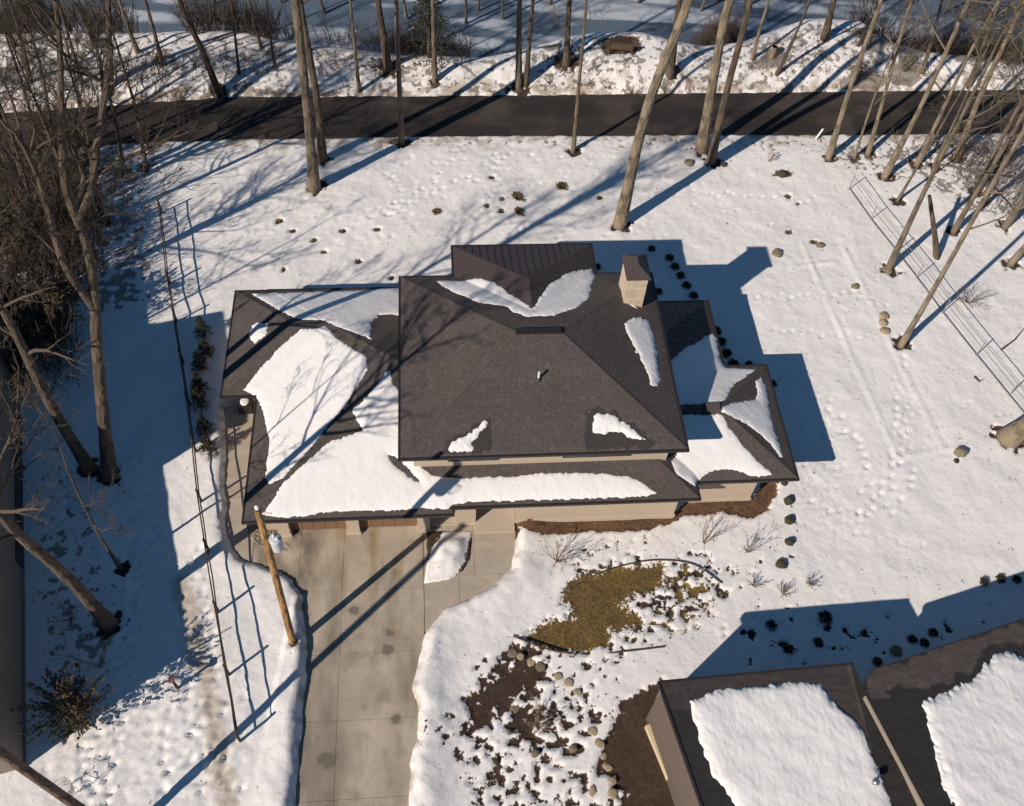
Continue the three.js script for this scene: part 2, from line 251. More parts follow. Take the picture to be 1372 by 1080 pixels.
// small bare holes in the back lawn where tussocks have melted through
const TUFTS = [[652, 277], [673, 269], [694, 264], [672, 286], [696, 284], [753, 250], [375, 298], [391, 311], [421, 324], [460, 311], [380, 363], [480, 352], [507, 310], [434, 339], [585, 284], [525, 374], [659, 240], [1048, 234], [1055, 265], [1068, 274], [1056, 312], [1090, 325], [804, 267]];
for (const [x, y] of TUFTS) { const p = G(x, y); WELLS.push([p.x, p.z, .22]); }
const WG = new Map(); for (const w of WELLS) for (let i = Math.floor((w[0] - w[2] * 1.5) / 2); i <= Math.floor((w[0] + w[2] * 1.5) / 2); i++) for (let j = Math.floor((w[1] - w[2] * 1.5) / 2); j <= Math.floor((w[1] + w[2] * 1.5) / 2); j++) { const k = i * 1000 + j; if (!WG.has(k)) WG.set(k, []); WG.get(k).push(w); }
const BK = { mulch: 0, grass: 1, leaf: 2, chips: 3 };
function bare(x, z, out) {                                                   // out: weight per kind
  out[0] = out[1] = out[2] = out[3] = 0;
  for (const e of BARE) if (inbox(e.b, x, z)) {
    const s = sdf(e.q, x, z) + (fbm(x * e.s, z * e.s, 5) - .5) * 2 * e.a + (vn(x * 13, z * 13) - .5) * (e.k === 'grass' ? .5 : .14); if (s > -.05) { const i = BK[e.k]; out[i] = Math.max(out[i], sstep(-.05, .05, s)); }
  }
  for (const e of SPECK) if (inbox(e.b, x, z)) {
    const s = sdf(e.q, x, z); if (s <= 0) continue;
    const n = fbm(x * e.s + 40, z * e.s + 9, 4) + (vn(x * 15, z * 15) - .5) * .07 - (.735 - e.d * .62) - (1 - sstep(0, 1.6, s)) * .2; if (n > -.01) { const i = BK[e.k]; out[i] = Math.max(out[i], sstep(-.01, .015, n)); }
  }
  const cell = WG.get(Math.floor(x / 2) * 1000 + Math.floor(z / 2)); if (cell) for (const w of cell) { const d = Math.sqrt((x - w[0]) ** 2 + (z - w[1]) ** 2); if (d < w[2] * 1.5) { const s = w[2] * (.72 + 1.5 * (fbm(x * 3.2, z * 3.2, 4) - .45)) - d; out[0] = Math.max(out[0], sstep(-.04, .04, s)); } }
}
const tmpB = [0, 0, 0, 0];
const conB = bbox(concrete, 2.2), SN = .16;
const KNOLLS = [[-9, -62, 3, .7], [8, -64, 6, 1.0], [22, -67, 5, 1.1], [-24, -58, 6, .6], [33, -67, 5, .8]];
function baseH(x, z) {
  const zf = zAt(RF, x), zn = zAt(RN, x);
  let h = (fbm(x * .13, z * .13, 3) - .5) * .3 + (fbm(x * .8 + 9, z * .8, 3) - .5) * .10;
  const n = zf - z;                                                          // metres beyond the far road edge
  if (n > 0) {
    h += .55 * sstep(0, 2.5, n) + (fbm(x * .35, z * .35, 3) - .45) * .45 * sstep(.5, 3, n);
    for (const k of KNOLLS) h += .7 * k[3] * Math.exp(-((x - k[0]) ** 2 + (z - k[1]) ** 2) / (k[2] * k[2]));
    const c = zAt(CREST, x) - z; if (c > -1) h -= 11 * sstep(-1, 11, c);
  }
  const e = Math.max(n > 0 ? 0 : -n, 0), e2 = z - zn;                         // keep it level beside the road
  const k = (n > 0) ? sstep(0, .5, n) : (e2 > 0 ? sstep(0, 1.5, e2) : 0);
  return h * k;
}
function groundH(x, z, fine = true) {
  const zf = zAt(RF, x), zn = zAt(RN, x);
  let h = baseH(x, z);
  if (z > zf + .02 && z < zn - .02) { const m = Math.min(z - zf, zn - z); return SN - .26 * sstep(0, .35, m + (fbm(x * 1.5, z * 1.5, 3) - .5) * .3); }
  let snow = SN + (fine ? (fbm(x * 2.6, z * 2.6, 3) - .5) * (z < -38 || x < -9 ? .045 : .022) : 0);
  if (fine) { bare(x, z, tmpB); snow *= 1 - .85 * Math.max(tmpB[0], tmpB[1], tmpB[2] * .25, tmpB[3]); }
  h += snow;
  if (inbox(conB, x, z)) {
    const d = sdf(concrete, x, z) + (fbm(x * 1.3, z * 1.3, 4) - .5) * .25;
    if (d > -2.2) {
      const bank = (x > -9.5 ? .26 : .1) * (1 - sstep(.4, 2.2, -d)) * (.5 + fbm(x * 1.1, z * 1.1, 4));
      h = Math.max(h, .08) + bank * sstep(-.0, .5, -d);
      h = h * (1 - sstep(-.16, .14, d)) - .2 * sstep(-.16, .14, d);
    }
    const p = sdf(planter, x, z), g = sdf(gravelBed, x, z);
    if (p > -.1) h = Math.max(h, -.2 + (.24 + .3 * sstep(.1, .8, p) * (1 - Math.max(tmpB[0], 0)) + (fbm(x * 1.8, z * 1.8, 4) - .5) * .25 * sstep(.15, .5, p)) * sstep(-.1, .08, p));
    if (g > -.1) h = Math.max(h, -.2 + .23 * sstep(-.1, .05, g));
  }
  for (const l of RIDGES) { const d = lineDist(l, x, z); if (d < .6) h += (.035 * Math.exp(-d * d / .03) - .02 * Math.exp(-((d - .25) ** 2) / .03)) * (.3 + 1.2 * fbm(x * .9, z * .9, 2)); }
  return h;
}
function GT(px, py) { let h = .15, p; for (let i = 0; i < 8; i++) { p = G(px, py, h); h = groundH(p.x, p.z); } p.y = h; return p; }
// footprints and hollows
const DENTS = [];
function track(l, step, wob, r = .13, dep = .1) { const q = gpoly(l); for (let i = 1; i < q.length; i++) { const a = q[i - 1], b = q[i], n = Math.max(1, Math.round(Math.hypot(b[0] - a[0], b[1] - a[1]) / step)); for (let k = 0; k < n; k++) { const t = k / n, s = (k & 1 ? 1 : -1) * .13; const dx = (b[0] - a[0]), dz = (b[1] - a[1]), m = Math.hypot(dx, dz); DENTS.push([a[0] + dx * t - dz / m * s + rr(-wob, wob), a[1] + dz * t + dx / m * s + rr(-wob, wob), r * rr(.8, 1.2), dep * rr(.7, 1.2)]); } } }
track([[1000, 398], [1080, 400], [1140, 395], [1222, 428]], .55, .05, .14); track([[1035, 445], [1110, 450], [1185, 457]], .6, .06, .13); track([[1215, 540], [1212, 600], [1190, 640], [1160, 690], [1150, 710]], .55, .08, .17); track([[1105, 540], [1150, 600], [1160, 650], [1155, 700]], .6, .15, .17); track([[1110, 570], [1140, 590], [1165, 640]], .5, .3, .15);
track([[1060, 640], [1110, 690], [1160, 720], [1250, 730]], .6, .06, .12, .08); track([[1080, 500], [1110, 560], [1120, 640], [1130, 700]], .6, .06, .12, .08);
track([[1230, 430], [1205, 500], [1195, 560], [1215, 610]], .7, .15, .15); track([[1190, 618], [1225, 640], [1180, 690]], .5, .3, .16);
track([[125, 1080], [126, 1030], [132, 970], [160, 945]], .5, .1, .19, .16); track([[142, 1080], [150, 1010], [165, 950]], .5, .1, .19, .16); track([[225, 1060], [222, 1000], [205, 960], [182, 925]], .55, .1, .19, .16); track([[110, 1060], [118, 1000], [128, 960]], .5, .2, .18, .16);
track([[245, 760], [262, 740], [270, 790], [282, 870], [292, 960], [305, 1070]], .38, .2, .16, .12); track([[235, 800], [250, 880], [262, 960], [275, 1060]], .38, .3, .17, .13); track([[240, 930], [255, 990], [280, 1080]], .4, .3, .17, .13); track([[300, 1000], [320, 1080]], .45, .3, .17, .12);
track([[175, 700], [172, 800], [170, 900]], .4, .25, .17, .12); track([[180, 600], [175, 700]], .5, .3, .16, .1); track([[100, 600], [85, 690], [75, 730]], .6, .1, .19, .16); track([[205, 690], [190, 800], [180, 880]], .6, .3, .16, .1);
track([[620, 190], [600, 225], [570, 255], [520, 300]], .5, .35, .17, .1); track([[540, 210], [530, 260], [500, 320]], .6, .5, .17, .1); track([[700, 205], [650, 235], [560, 270], [480, 300]], .6, .6, .17, .1); track([[850, 225], [950, 262], [1100, 268]], .6, .3, .15); track([[900, 268], [1010, 290], [1040, 300]], .7, .4, .14); track([[660, 190], [668, 240], [640, 300]], .6, .3, .15);
for (let k = 0; k < 420; k++) { const p = G(rr(300, 900), rr(195, 330)); DENTS.push([p.x, p.z, rr(.1, .22), rr(.02, .07)]); }
for (let k = 0; k < 90; k++) { const p = G(rr(1080, 1360), rr(260, 760)); DENTS.push([p.x, p.z, rr(.08, .2), rr(.015, .05)]); }
for (let k = 0; k < 420; k++) { const p = G(rr(60, 330), rr(880, 1080)); DENTS.push([p.x, p.z, rr(.1, .2), rr(.02, .07)]); }
for (let k = 0; k < 300; k++) { const p = G(rr(1060, 1130), rr(610, 720)); DENTS.push([p.x, p.z, rr(.06, .12), rr(.02, .05)]); }

const FX0 = -44, FX1 = 44, FZ0 = -74, FZ1 = -4, STEP = .135;
function axis(a, b) { const l = []; for (const d of [320, 200, 120, 70, 40, 22, 12, 6, 3, 1.5, .6]) l.push(a - d); const n = Math.round((b - a) / STEP); for (let i = 0; i <= n; i++) l.push(a + (b - a) * i / n); for (const d of [.6, 1.5, 3, 6, 12, 22, 40, 70, 120, 200, 320]) l.push(b + d); return l; }
const AX = axis(FX0, FX1), AZ = axis(FZ0, FZ1), NX = AX.length, NZ = AZ.length;
const gp = new Float32Array(NX * NZ * 3), guv = new Float32Array(NX * NZ * 2);
const CX0 = -42, CX1 = 42, CZ0 = -76, CZ1 = -6;
for (let j = 0; j < NZ; j++) for (let i = 0; i < NX; i++) {
  const q = j * NX + i, x = AX[i], z = AZ[j], far = x < FX0 || x > FX1 || z < FZ0 || z > FZ1;
  gp[q * 3] = x; gp[q * 3 + 1] = groundH(x, z, !far); gp[q * 3 + 2] = z; guv[q * 2] = (x - CX0) / (CX1 - CX0); guv[q * 2 + 1] = (z - CZ0) / (CZ1 - CZ0);
}
for (const [x, z, r, d] of DENTS) {
  const i0 = 11 + Math.floor((x - FX0 - r * 2) / STEP), i1 = 11 + Math.ceil((x - FX0 + r * 2) / STEP), j0 = 11 + Math.floor((z - FZ0 - r * 2) / STEP), j1 = 11 + Math.ceil((z - FZ0 + r * 2) / STEP);
  for (let j = Math.max(0, j0); j <= Math.min(NZ - 1, j1); j++) for (let i = Math.max(0, i0); i <= Math.min(NX - 1, i1); i++) {
    const t = Math.hypot(AX[i] - x, AZ[j] - z) / r, q = (j * NX + i) * 3 + 1; if (t < 2) gp[q] += -d * Math.exp(-t * t * 1.6) + d * .22 * Math.exp(-((t - 1.35) ** 2) * 8);
  }
}
const gi = new Uint32Array((NX - 1) * (NZ - 1) * 6);
for (let j = 0, k = 0; j < NZ - 1; j++) for (let i = 0; i < NX - 1; i++) { const a = j * NX + i, b = a + NX; gi[k++] = a; gi[k++] = b; gi[k++] = a + 1; gi[k++] = a + 1; gi[k++] = b; gi[k++] = b + 1; }
const gg = new THREE.BufferGeometry(); gg.setAttribute('position', new THREE.BufferAttribute(gp, 3)); gg.setAttribute('uv', new THREE.BufferAttribute(guv, 2)); gg.setIndex(new THREE.BufferAttribute(gi, 1)); gg.computeVertexNormals();
const CB = [0, 0, 0, 0], cy = [];
const groundMap = dataTex(2048, 2048, (i, j) => {
  const x = CX0 + (i + .5) / 2048 * (CX1 - CX0), z = CZ0 + (j + .5) / 2048 * (CZ1 - CZ0);
  const f = vn(x * 9, z * 9), s = vn(x * 23, z * 23);
  let g = .80 + .05 * (fbm(x * .5, z * .5, 3) - .5) + .03 * (f - .5);
  let c = [g, g * .995, g * .995];
  const mixc = (k, w) => { c = [c[0] + (k[0] - c[0]) * w, c[1] + (k[1] - c[1]) * w, c[2] + (k[2] - c[2]) * w]; };
  // blown dirt and melt grime beside the road, and on the trodden path
  const zf = zAt(RF, x), zn = zAt(RN, x), e = z > zn ? z - zn : (z < zf ? zf - z : 0);
  if (e < 3.5) { const gr = fbm(x * 1.7, z * 1.7, 4); mixc([.36, .29, .22], clamp((gr - .45) * 4) * (1 - sstep(.2, 1.6 + 1.3 * gr, e)) * .7); if (e < .6) mixc([.33, .27, .21], .7 * clamp((fbm(x * 2.3 + 7, z * 2.3, 4) - .4 - e * .25) * 5)); }
  if (z > -28 && x < -8) { const d = lineDist(DIRTPATH, x, z); if (d < 1) mixc([.42, .36, .29], sstep(.75, .15, d + (fbm(x * 2, z * 2, 3) - .5) * .7) * .75); }
  if (inbox(conB, x, z)) { const d = -sdf(concrete, x, z); if (d > -.3 && d < .55) mixc([.42, .37, .31], clamp((fbm(x * 3, z * 3, 4) - .42) * 3.5) * sstep(.5, .0, d) * .9); }
  const lit = vn(x * 14 + 3, z * 14) * vn(x * 3.3, z * 3.3 + 8); if (lit > .755) mixc([.16, .12, .09], .75);
  bare(x, z, CB);
  const t1 = .55 + .9 * fbm(x * 7, z * 7, 3), t2 = .6 + .8 * s;
  if (CB[0] > 0) { const m = t1 * t2, o = fbm(x * .9 + 3, z * .9, 3); mixc([(.034 + .035 * o) * m, (.022 + .018 * o) * m, (.017 + .01 * o) * m], CB[0]); }
  if (CB[3] > 0) { const m = t1 * t2, o = fbm(x * 1.1 + 3, z * 1.1, 3); mixc([(.085 + .09 * o) * m, (.05 + .045 * o) * m, (.03 + .02 * o) * m], CB[3]); }
  if (CB[1] > 0) { const m = t1 * t2, o = fbm(x * 1.4, z * 1.4, 3); mixc([(.115 + .07 * o) * m, (.077 + .045 * o) * m, .03 * m], CB[1]); }
  if (CB[2] > 0) { const m = t1 * t2; mixc([.13 * m, .095 * m, .068 * m], CB[2] * .75); }
  if (inbox(conB, x, z) && sdf(gravelBed, x, z) > -.02) { const m = .35 + .9 * vn(x * 17, z * 17); c = [.30 * m, .25 * m, .19 * m]; }
  if (inbox(conB, x, z) && sdf(concrete, x, z) > .12 && sdf(planter, x, z) < 0 && sdf(gravelBed, x, z) < 0) { const m = .6 + .6 * vn(x * 11, z * 11); c = [.30 * m, .26 * m, .21 * m]; }
  return c;
}, true, false);
const snowBump = bumpRep(14, 12);
const ground = struct('snow_ground', gg, new THREE.MeshStandardMaterial({ map: groundMap, roughness: .95, bumpMap: snowBump, bumpScale: .022 }));

// road, with its own sheet of asphalt
function ribbon(a, b, n, y, uvs) {
  const p = [], uv = [], ix = [], m = 6;
  for (let i = 0; i <= n; i++) for (let k = 0; k <= m; k++) {
    const x = -120 + 240 * i / n, za = zAt(a, x), zb = zAt(b, x), t = k / m, z = za + (zb - za) * t; p.push(x, y + .05 * Math.sin(Math.PI * t), z); uv.push(x / uvs, z / uvs);
    if (i < n && k < m) { const q = i * (m + 1) + k; ix.push(q, q + 1, q + m + 1, q + 1, q + m + 2, q + m + 1); }
  }
  const g = new THREE.BufferGeometry(); g.setAttribute('position', new THREE.Float32BufferAttribute(p, 3)); g.setAttribute('uv', new THREE.Float32BufferAttribute(uv, 2)); g.setIndex(ix); g.computeVertexNormals(); return g;
}
const asphaltTex = dataTex(1024, 1024, (i, j) => { const a = tfbm(i / 1024 * 6, j / 1024 * 6, 6, 4), b = tfbm(i / 1024 * 3, j / 1024 * 12, 3, 4), s = hsh(i, j); const m = (.5 + .9 * a) * (.8 + .4 * s); const d = clamp((b - .48) * 4) * .45 + clamp((a - .48) * 5) * .6; return [.024 * m + .05 * d, .0195 * m + .038 * d, .018 * m + .03 * d]; });
struct('asphalt_road', ribbon(RF, RN, 120, .0, 16), mat(0xffffff, .88, { map: asphaltTex, bumpMap: bumpRep(20), bumpScale: .01 }));
// lighter asphalt patch repair across the lane
// frozen lake below the far bank
{
  const g = new THREE.PlaneGeometry(900, 500, 120, 80); g.rotateX(-Math.PI / 2); g.translate(0, 0, -310); const p = g.attributes.position; for (let i = 0; i < p.count; i++) p.setY(i, -7.6 + .15 * fbm(p.getX(i) * .1, p.getZ(i) * .1));
  const t = dataTex(1024, 1024, (i, j) => { const a = tfbm(i / 1024 * 6, j / 1024 * 18, 6, 6), b = clamp((a - .42) * 5); return [.10 + .36 * b, .14 + .37 * b, .19 + .38 * b]; }); t.repeat.set(30, 17);
  struct('frozen_lake', g, mat(0xffffff, .6, { map: t }));
}

// ------------------------------------------------------------------ roofs: hip rectangles in house axes
const SL = .366;
const LOW = {
  garage: { u0: -13.25, u1: -3.54, v0: -8.3, v1: 6.15, h: 2.8, f: 'LFB' }, ext: { u0: -15.05, u1: -9, v0: -1.0, v1: 6.12, h: 2.79, f: 'LFB' },
  pent: { u0: -3.54, u1: 8.43, v0: -8.0, v1: 0, h: 2.91, f: 'FR' }, wing: { u0: 4, u1: 13.62, v0: -7.02, v1: .02, h: 2.8, f: 'FRB' },
  porch: { u0: 6.4, u1: 11.3, v0: -6.1, v1: 4.7, h: 2.805, f: 'RBF', metal: true, cut: -3.2 },
};
const HIGH = { main: { u0: -5.85, u1: 7.53, v0: -6.8, v1: 4.43, h: 5.5, f: 'LFRB' }, back: { u0: -3.04, u1: 4.53, v0: 0, v1: 6.66, h: 5.505, f: 'LRB', metal: true } };
const pl = (R, c) => (u, v) => R.h + SL * (c === 'L' ? u - R.u0 : c === 'R' ? R.u1 - u : c === 'F' ? v - R.v0 : R.v1 - v);
function roofOf(set, u, v, pad = 0) { let h = -9; for (const k in set) { const R = set[k]; if (u < R.u0 - pad || u > R.u1 + pad || v < (R.cut ?? R.v0) - pad || v > R.v1 + pad) continue; let m = 99; for (const c of R.f) m = Math.min(m, pl(R, c)(u, v)); h = Math.max(h, m); } return h; }
function clipP(P, f) { const o = []; for (let i = 0; i < P.length; i++) { const a = P[i], b = P[(i + 1) % P.length], fa = f(a), fb = f(b); if (fa >= 0) o.push(a); if (fa * fb < 0) { const t = fa / (fa - fb); o.push([a[0] + (b[0] - a[0]) * t, a[1] + (b[1] - a[1]) * t]); } } return o; }
function prism(P, hf, thick, uvf) {                                          // plan polygon [u,v] -> slab; local x=u, z=-v
  const pos = [], uv = [], n = P.length, tri = (a, b, c) => { for (const q of [a, b, c]) { pos.push(q[0], q[1], q[2]); uv.push(...uvf(q)); } };
  const T = P.map(([u, v]) => [u, hf(u, v), -v]), B = T.map(([x, y, z]) => [x, y - thick, z]);
  for (let i = 1; i < n - 1; i++) { tri(T[0], T[i], T[i + 1]); tri(B[0], B[i + 1], B[i]); }
  for (let i = 0; i < n; i++) { const j = (i + 1) % n; tri(T[i], B[i], B[j]); tri(T[i], B[j], T[j]); }
  const g = new THREE.BufferGeometry(); g.setAttribute('position', new THREE.Float32BufferAttribute(pos, 3)); g.setAttribute('uv', new THREE.Float32BufferAttribute(uv, 2)); g.computeVertexNormals(); return g;
}
const unit = new THREE.BoxGeometry(1, 1, 1);
function bar(name, a, b, w, hgt, m, parent) {                                // a box stretched from a to b
  const o = mesh(name, unit, m, parent), d = b.clone().sub(a); o.scale.set(w, hgt, d.length()); o.position.copy(a).add(b).multiplyScalar(.5);
  const z = d.normalize(), x = V(0, 1, 0).cross(z); if (x.lengthSq() < 1e-6) x.set(1, 0, 0); x.normalize(); o.quaternion.setFromRotationMatrix(new THREE.Matrix4().makeBasis(x, z.clone().cross(x), z)); return o;
}
function boxUV(w, h, d) { const g = new THREE.BoxGeometry(w, h, d), uv = g.attributes.uv, s = [[d, h], [d, h], [w, d], [w, d], [w, h], [w, h]]; for (let i = 0; i < 24; i++) uv.setXY(i, uv.getX(i) * s[i >> 2][0], uv.getY(i) * s[i >> 2][1]); return g; }
function hbox(name, ua, ub, va, vb, ha, hb, m, parent) { const o = mesh(name, boxUV(ub - ua, hb - ha, vb - va), m, parent); o.position.set((ua + ub) / 2, (ha + hb) / 2, -(va + vb) / 2); return o; }

const house = thing('house', 'tan stucco house with dark hip roofs and patches of melting snow', 'house', ORG); house.rotation.y = YAW;
function buildRoof(R, parent) {
  const rect = [[R.u0, R.cut ?? R.v0], [R.u1, R.cut ?? R.v0], [R.u1, R.v1], [R.u0, R.v1]];
  for (const c of R.f) {
    let P = rect; const f = pl(R, c);
    for (const d of R.f) if (d !== c) { const g = pl(R, d); P = clipP(P, ([u, v]) => g(u, v) - f(u, v)); }
    if (P.length < 3) continue;
    const along = c === 'F' || c === 'B', cs = Math.sqrt(1 + SL * SL);
    const uvf = (q) => along ? [q[0] / SHT, (c === 'F' ? -q[2] : q[2]) * cs / SHT] : [q[2] / SHT, (c === 'L' ? q[0] : -q[0]) * cs / SHT];
    const face = mesh(R.metal ? 'metal_roof_plane' : 'roof_plane', prism(P, f, .16, uvf), R.metal ? M.metalRoof : M.shingle, parent);
    const ek = c === 'F' ? (R.cut ?? R.v0) : c === 'B' ? R.v1 : c === 'L' ? R.u0 : R.u1, ip = along ? 1 : 0, es = P.filter((p) => Math.abs(p[ip] - ek) < 1e-3);
    if (es.length > 1 && !(c === 'F' && R.cut)) {                           // gutter along the eave
      const s = es.map((p) => p[1 - ip]).sort((a, b) => a - b), lo = s[0], hi = s[s.length - 1], o = (c === 'F' || c === 'L') ? -.06 : .06, q = (t) => along ? V(t, R.h - .09, -(ek + o)) : V(ek + o, R.h - .09, -t);
      bar('gutter', q(lo - .115), q(hi + .115), .115, .15, M.gutter, parent);
    }
    if (R.metal) {                                                          // standing seams
      const a0 = Math.min(...P.map((p) => p[1 - ip])), a1 = Math.max(...P.map((p) => p[1 - ip]));
      for (let t = a0 + .2; t < a1; t += .4) {
        const hit = []; for (let i = 0; i < P.length; i++) { const a = P[i], b = P[(i + 1) % P.length], x = a[1 - ip], y = b[1 - ip]; if ((x - t) * (y - t) < 0) hit.push(a[ip] + (b[ip] - a[ip]) * (t - x) / (y - x)); }
        if (hit.length < 2 || Math.abs(hit[0] - hit[1]) < .1) continue;
        const q = (w) => { const u = along ? t : w, v = along ? w : t; return V(u, f(u, v) + .008, -v); }; bar('standing_seam', q(hit[0]), q(hit[1]), .028, .03, M.seam, face);
      }
    }
  }
}
for (const k in LOW) buildRoof(LOW[k], house);
for (const k in HIGH) buildRoof(HIGH[k], house);
// hip and ridge caps
function caps(set, a, b, n, m = M.cap) { const A = V(a[0], roofOf(set, a[0], a[1], .02) - .009, -a[1]), B = V(b[0], roofOf(set, b[0], b[1], .02) - .009, -b[1]); for (let i = 0; i < n; i++) bar('hip_cap', A.clone().lerp(B, i / n), A.clone().lerp(B, (i + 1) / n), .12, .03, m, house); }
{ const m = HIGH.main, vc = (m.v0 + m.v1) / 2, hd = (m.v1 - m.v0) / 2, a = [m.u0 + hd, vc], b = [m.u1 - hd, vc]; caps(HIGH, [m.u0, m.v0], a, 20); caps(HIGH, [m.u0, m.v1], a, 20); caps(HIGH, [m.u1, m.v0], b, 20); caps(HIGH, [m.u1, m.v1], b, 20); caps(LOW, [-13.25, -8.3], [-6.05, -1.08], 24); caps(LOW, [-15.05, 6.12], [-11.5, 2.57], 12); caps(LOW, [8.43, -8], [6.6, -6.17], 6); caps(LOW, [13.62, -7.02], [10.1, -3.5], 12); caps(LOW, [13.62, .02], [10.1, -3.5], 12);
  const rv = new THREE.Group(); rv.name = 'ridge_vent'; house.add(rv); const hR = m.h + SL * hd; rv.position.set((a[0] + b[0]) / 2, hR, -vc);
  for (let i = 0; i < 14; i++) { const c = mesh('vent_cap', unit, M.gutter, rv); c.scale.set(.145, .07, .34); c.position.set(-1.03 + i * .158, .045, 0); } }
// walls
hbox('wall', -5.3, 7.0, -6.15, 3.9, -.3, 5.42, M.stucco, house); hbox('wall', -2.5, 4.0, 3.9, 6.1, -.3, 5.42, M.stucco, house);
hbox('wall', -12.75, -4.6, -7.36, 5.6, -.3, 2.72, M.stucco, house); hbox('wall', -14.5, -12.752, 1.1, 5.598, -.3, 2.7, M.stucco, house);
hbox('wall', -.3, 7.77, -7.45, -6.152, -.3, 2.74, M.stucco, house); hbox('wall', 6.998, 11.95, -6.65, -.5, -.3, 2.73, M.stucco, house); hbox('wall', 7.002, 10.8, -.498, 4.1, -.3, 2.72, M.stucco, house);
hbox('wall', -3.35, -2.35, -7.4, -6.152, -.3, 2.74, M.stucco, house);
hbox('wall_ledge', -.34, 7.83, -7.53, -7.452, .1, .34, M.ledge, house); hbox('wall_ledge', 7.9, 12.0, -6.72, -6.652, .1, .32, M.ledge, house);
hbox('foundation', -.3, 7.77, -7.52, -7.45, -.2, .1, M.ledge, house);
for (const [a, b] of [[-12.06, -11.5], [-8.72, -8.11], [-5.25, -4.65]]) { hbox('pillar', a, b, -7.74, -7.362, -.1, 2.7, M.stucco, house); hbox('pillar_foot', a - .04, b + .04, -7.78, -7.36, -.1, .22, M.ledge, house); }
for (const [a, b] of [[-11.5, -8.72], [-8.11, -5.25]]) {
  const d = new THREE.Group(); d.name = 'garage_door'; house.add(d);
  for (let k = 0; k < 4; k++) { const n = 5, w = (b - a) / n; for (let i = 0; i < n; i++) { const p = mesh('door_panel', unit, M.door, d); p.scale.set(w - .02, .58, .06); p.position.set(a + w * (i + .5), .34 + k * .6, 7.4); } }
  hbox('door_header', a, b, -7.5, -7.37, 2.44, 2.7, M.frame, d);
}
// entry porch: floor, step, door
hbox('porch_floor', -4.6, -.32, -7.5, -6.16, -.1, .15, M.ledge, house); hbox('porch_step', -2.38, -.4, -8.0, -7.502, -.1, .13, M.ledge, house);
{ const d = hbox('front_door', -1.9, -.9, -6.22, -6.155, .16, 2.3, M.door, house); const k = mesh('door_handle', new THREE.CylinderGeometry(.02, .02, .3, 8), M.steel, d); k.position.set(.38, 0, .06); }
// band windows of the upper storey
for (const [a, b, n] of [[-3.6, -1.3, 3], [1.9, 5.1, 4]]) {
  const g = new THREE.Group(); g.name = 'window_band'; house.add(g); hbox('frame', a - .06, b + .06, -6.21, -6.155, 4.05, 5.0, M.frame, g);
  for (let i = 0; i < n; i++) { const w = (b - a) / n; hbox('pane', a + w * i + .04, a + w * (i + 1) - .04, -6.222, -6.212, 4.12, 4.94, M.glass, g); }
}
for (const [a, b] of []) { const g = hbox('window', a, b, -7.48, -7.455, 1.0, 2.2, M.frame, house); const p = mesh('pane', new THREE.BoxGeometry(b - a - .12, 1.08, .01), M.glass, g); p.position.z = .019; }
// chimney
{ const c = new THREE.Group(); c.name = 'chimney'; house.add(c);
  const ch = 8.0, ua = 5.58, ub = 6.6, va = 1.72, vb = 3.25; let row = 0;
  hbox('core', ua + .05, ub - .05, va + .05, vb - .05, 5.2, ch - .02, M.ledge, c);
  const stones = [0, 1, 2].map((i) => mat(rgb(.60 + .05 * i, .50 + .045 * i, .37 + .045 * i), .95, { bumpMap: bumpRep(1), bumpScale: .02 }));
  for (let h = 5.6; h < ch - .05; h += .2, row++) for (const [side, len] of [['F', ub - ua], ['B', ub - ua], ['L', vb - va], ['R', vb - va]]) {
    let s = 0; while (s < len - .02) { let w = Math.min(rr(.28, .55), len - s); if (len - s - w < .15) w = len - s; const d = .09 + rr(0, .025), k = stones[Math.floor(rnd() * 3)], o = mesh('stone', unit, k, c); const m = s + w / 2;
      if (side === 'F' || side === 'B') { o.scale.set(w - .012, .188, d); o.position.set(ua + m, h + .1, side === 'F' ? -(va + .05) + d / 2 - .05 : -(vb - .05) - d / 2 + .05); } else { o.scale.set(d, .186, w - .012); o.position.set(side === 'L' ? ua + .05 - d / 2 + .05 : ub - .05 + d / 2 - .05, h + .1, -(va + m)); } s += w; } }
  const cu0 = ua - .12, cu1 = ub + .12, cv0 = va - .12, cv1 = vb + .12, cap = { u0: cu0, u1: cu1, v0: cv0, v1: cv1, h: ch + .05, f: 'LFRB' }, rect = [[cu0, cv0], [cu1, cv0], [cu1, cv1], [cu0, cv1]];
  for (const k of 'LFRB') { const hk = (x) => (u, v) => ch + .06 + 1.0 * (x === 'L' ? u - cu0 : x === 'R' ? cu1 - u : x === 'F' ? v - cv0 : cv1 - v), f = hk(k); let P = rect; for (const d of 'LFRB') if (d !== k) { const g = hk(d); P = clipP(P, ([u, v]) => g(u, v) - f(u, v)); } mesh('chimney_cap', prism(P, (u, v) => Math.min(f(u, v), ch + .5), .06, (q) => [q[0], q[2]]), M.metalRoof, c); }
  hbox('cap_band', cu0 + .02, cu1 - .02, cv0 + .02, cv1 - .02, ch - .03, ch + .02, M.gutter, c); }
// white plumbing vent on the front slope
{ const u = .72, v = -3.4, h = roofOf(HIGH, u, v), p = mesh('vent_pipe', new THREE.CylinderGeometry(.055, .055, .55, 12), M.white, house); p.position.set(u, h + .22, -v); const f = mesh('flashing', new THREE.CylinderGeometry(.09, .16, .1, 12), M.gutter, p); f.position.y = -.2; }
// chimney side vents of the lower roof
hbox('roof_vent', 9.3, 10.1, -3.75, -3.25, 3.98, 4.14, M.cap, house);

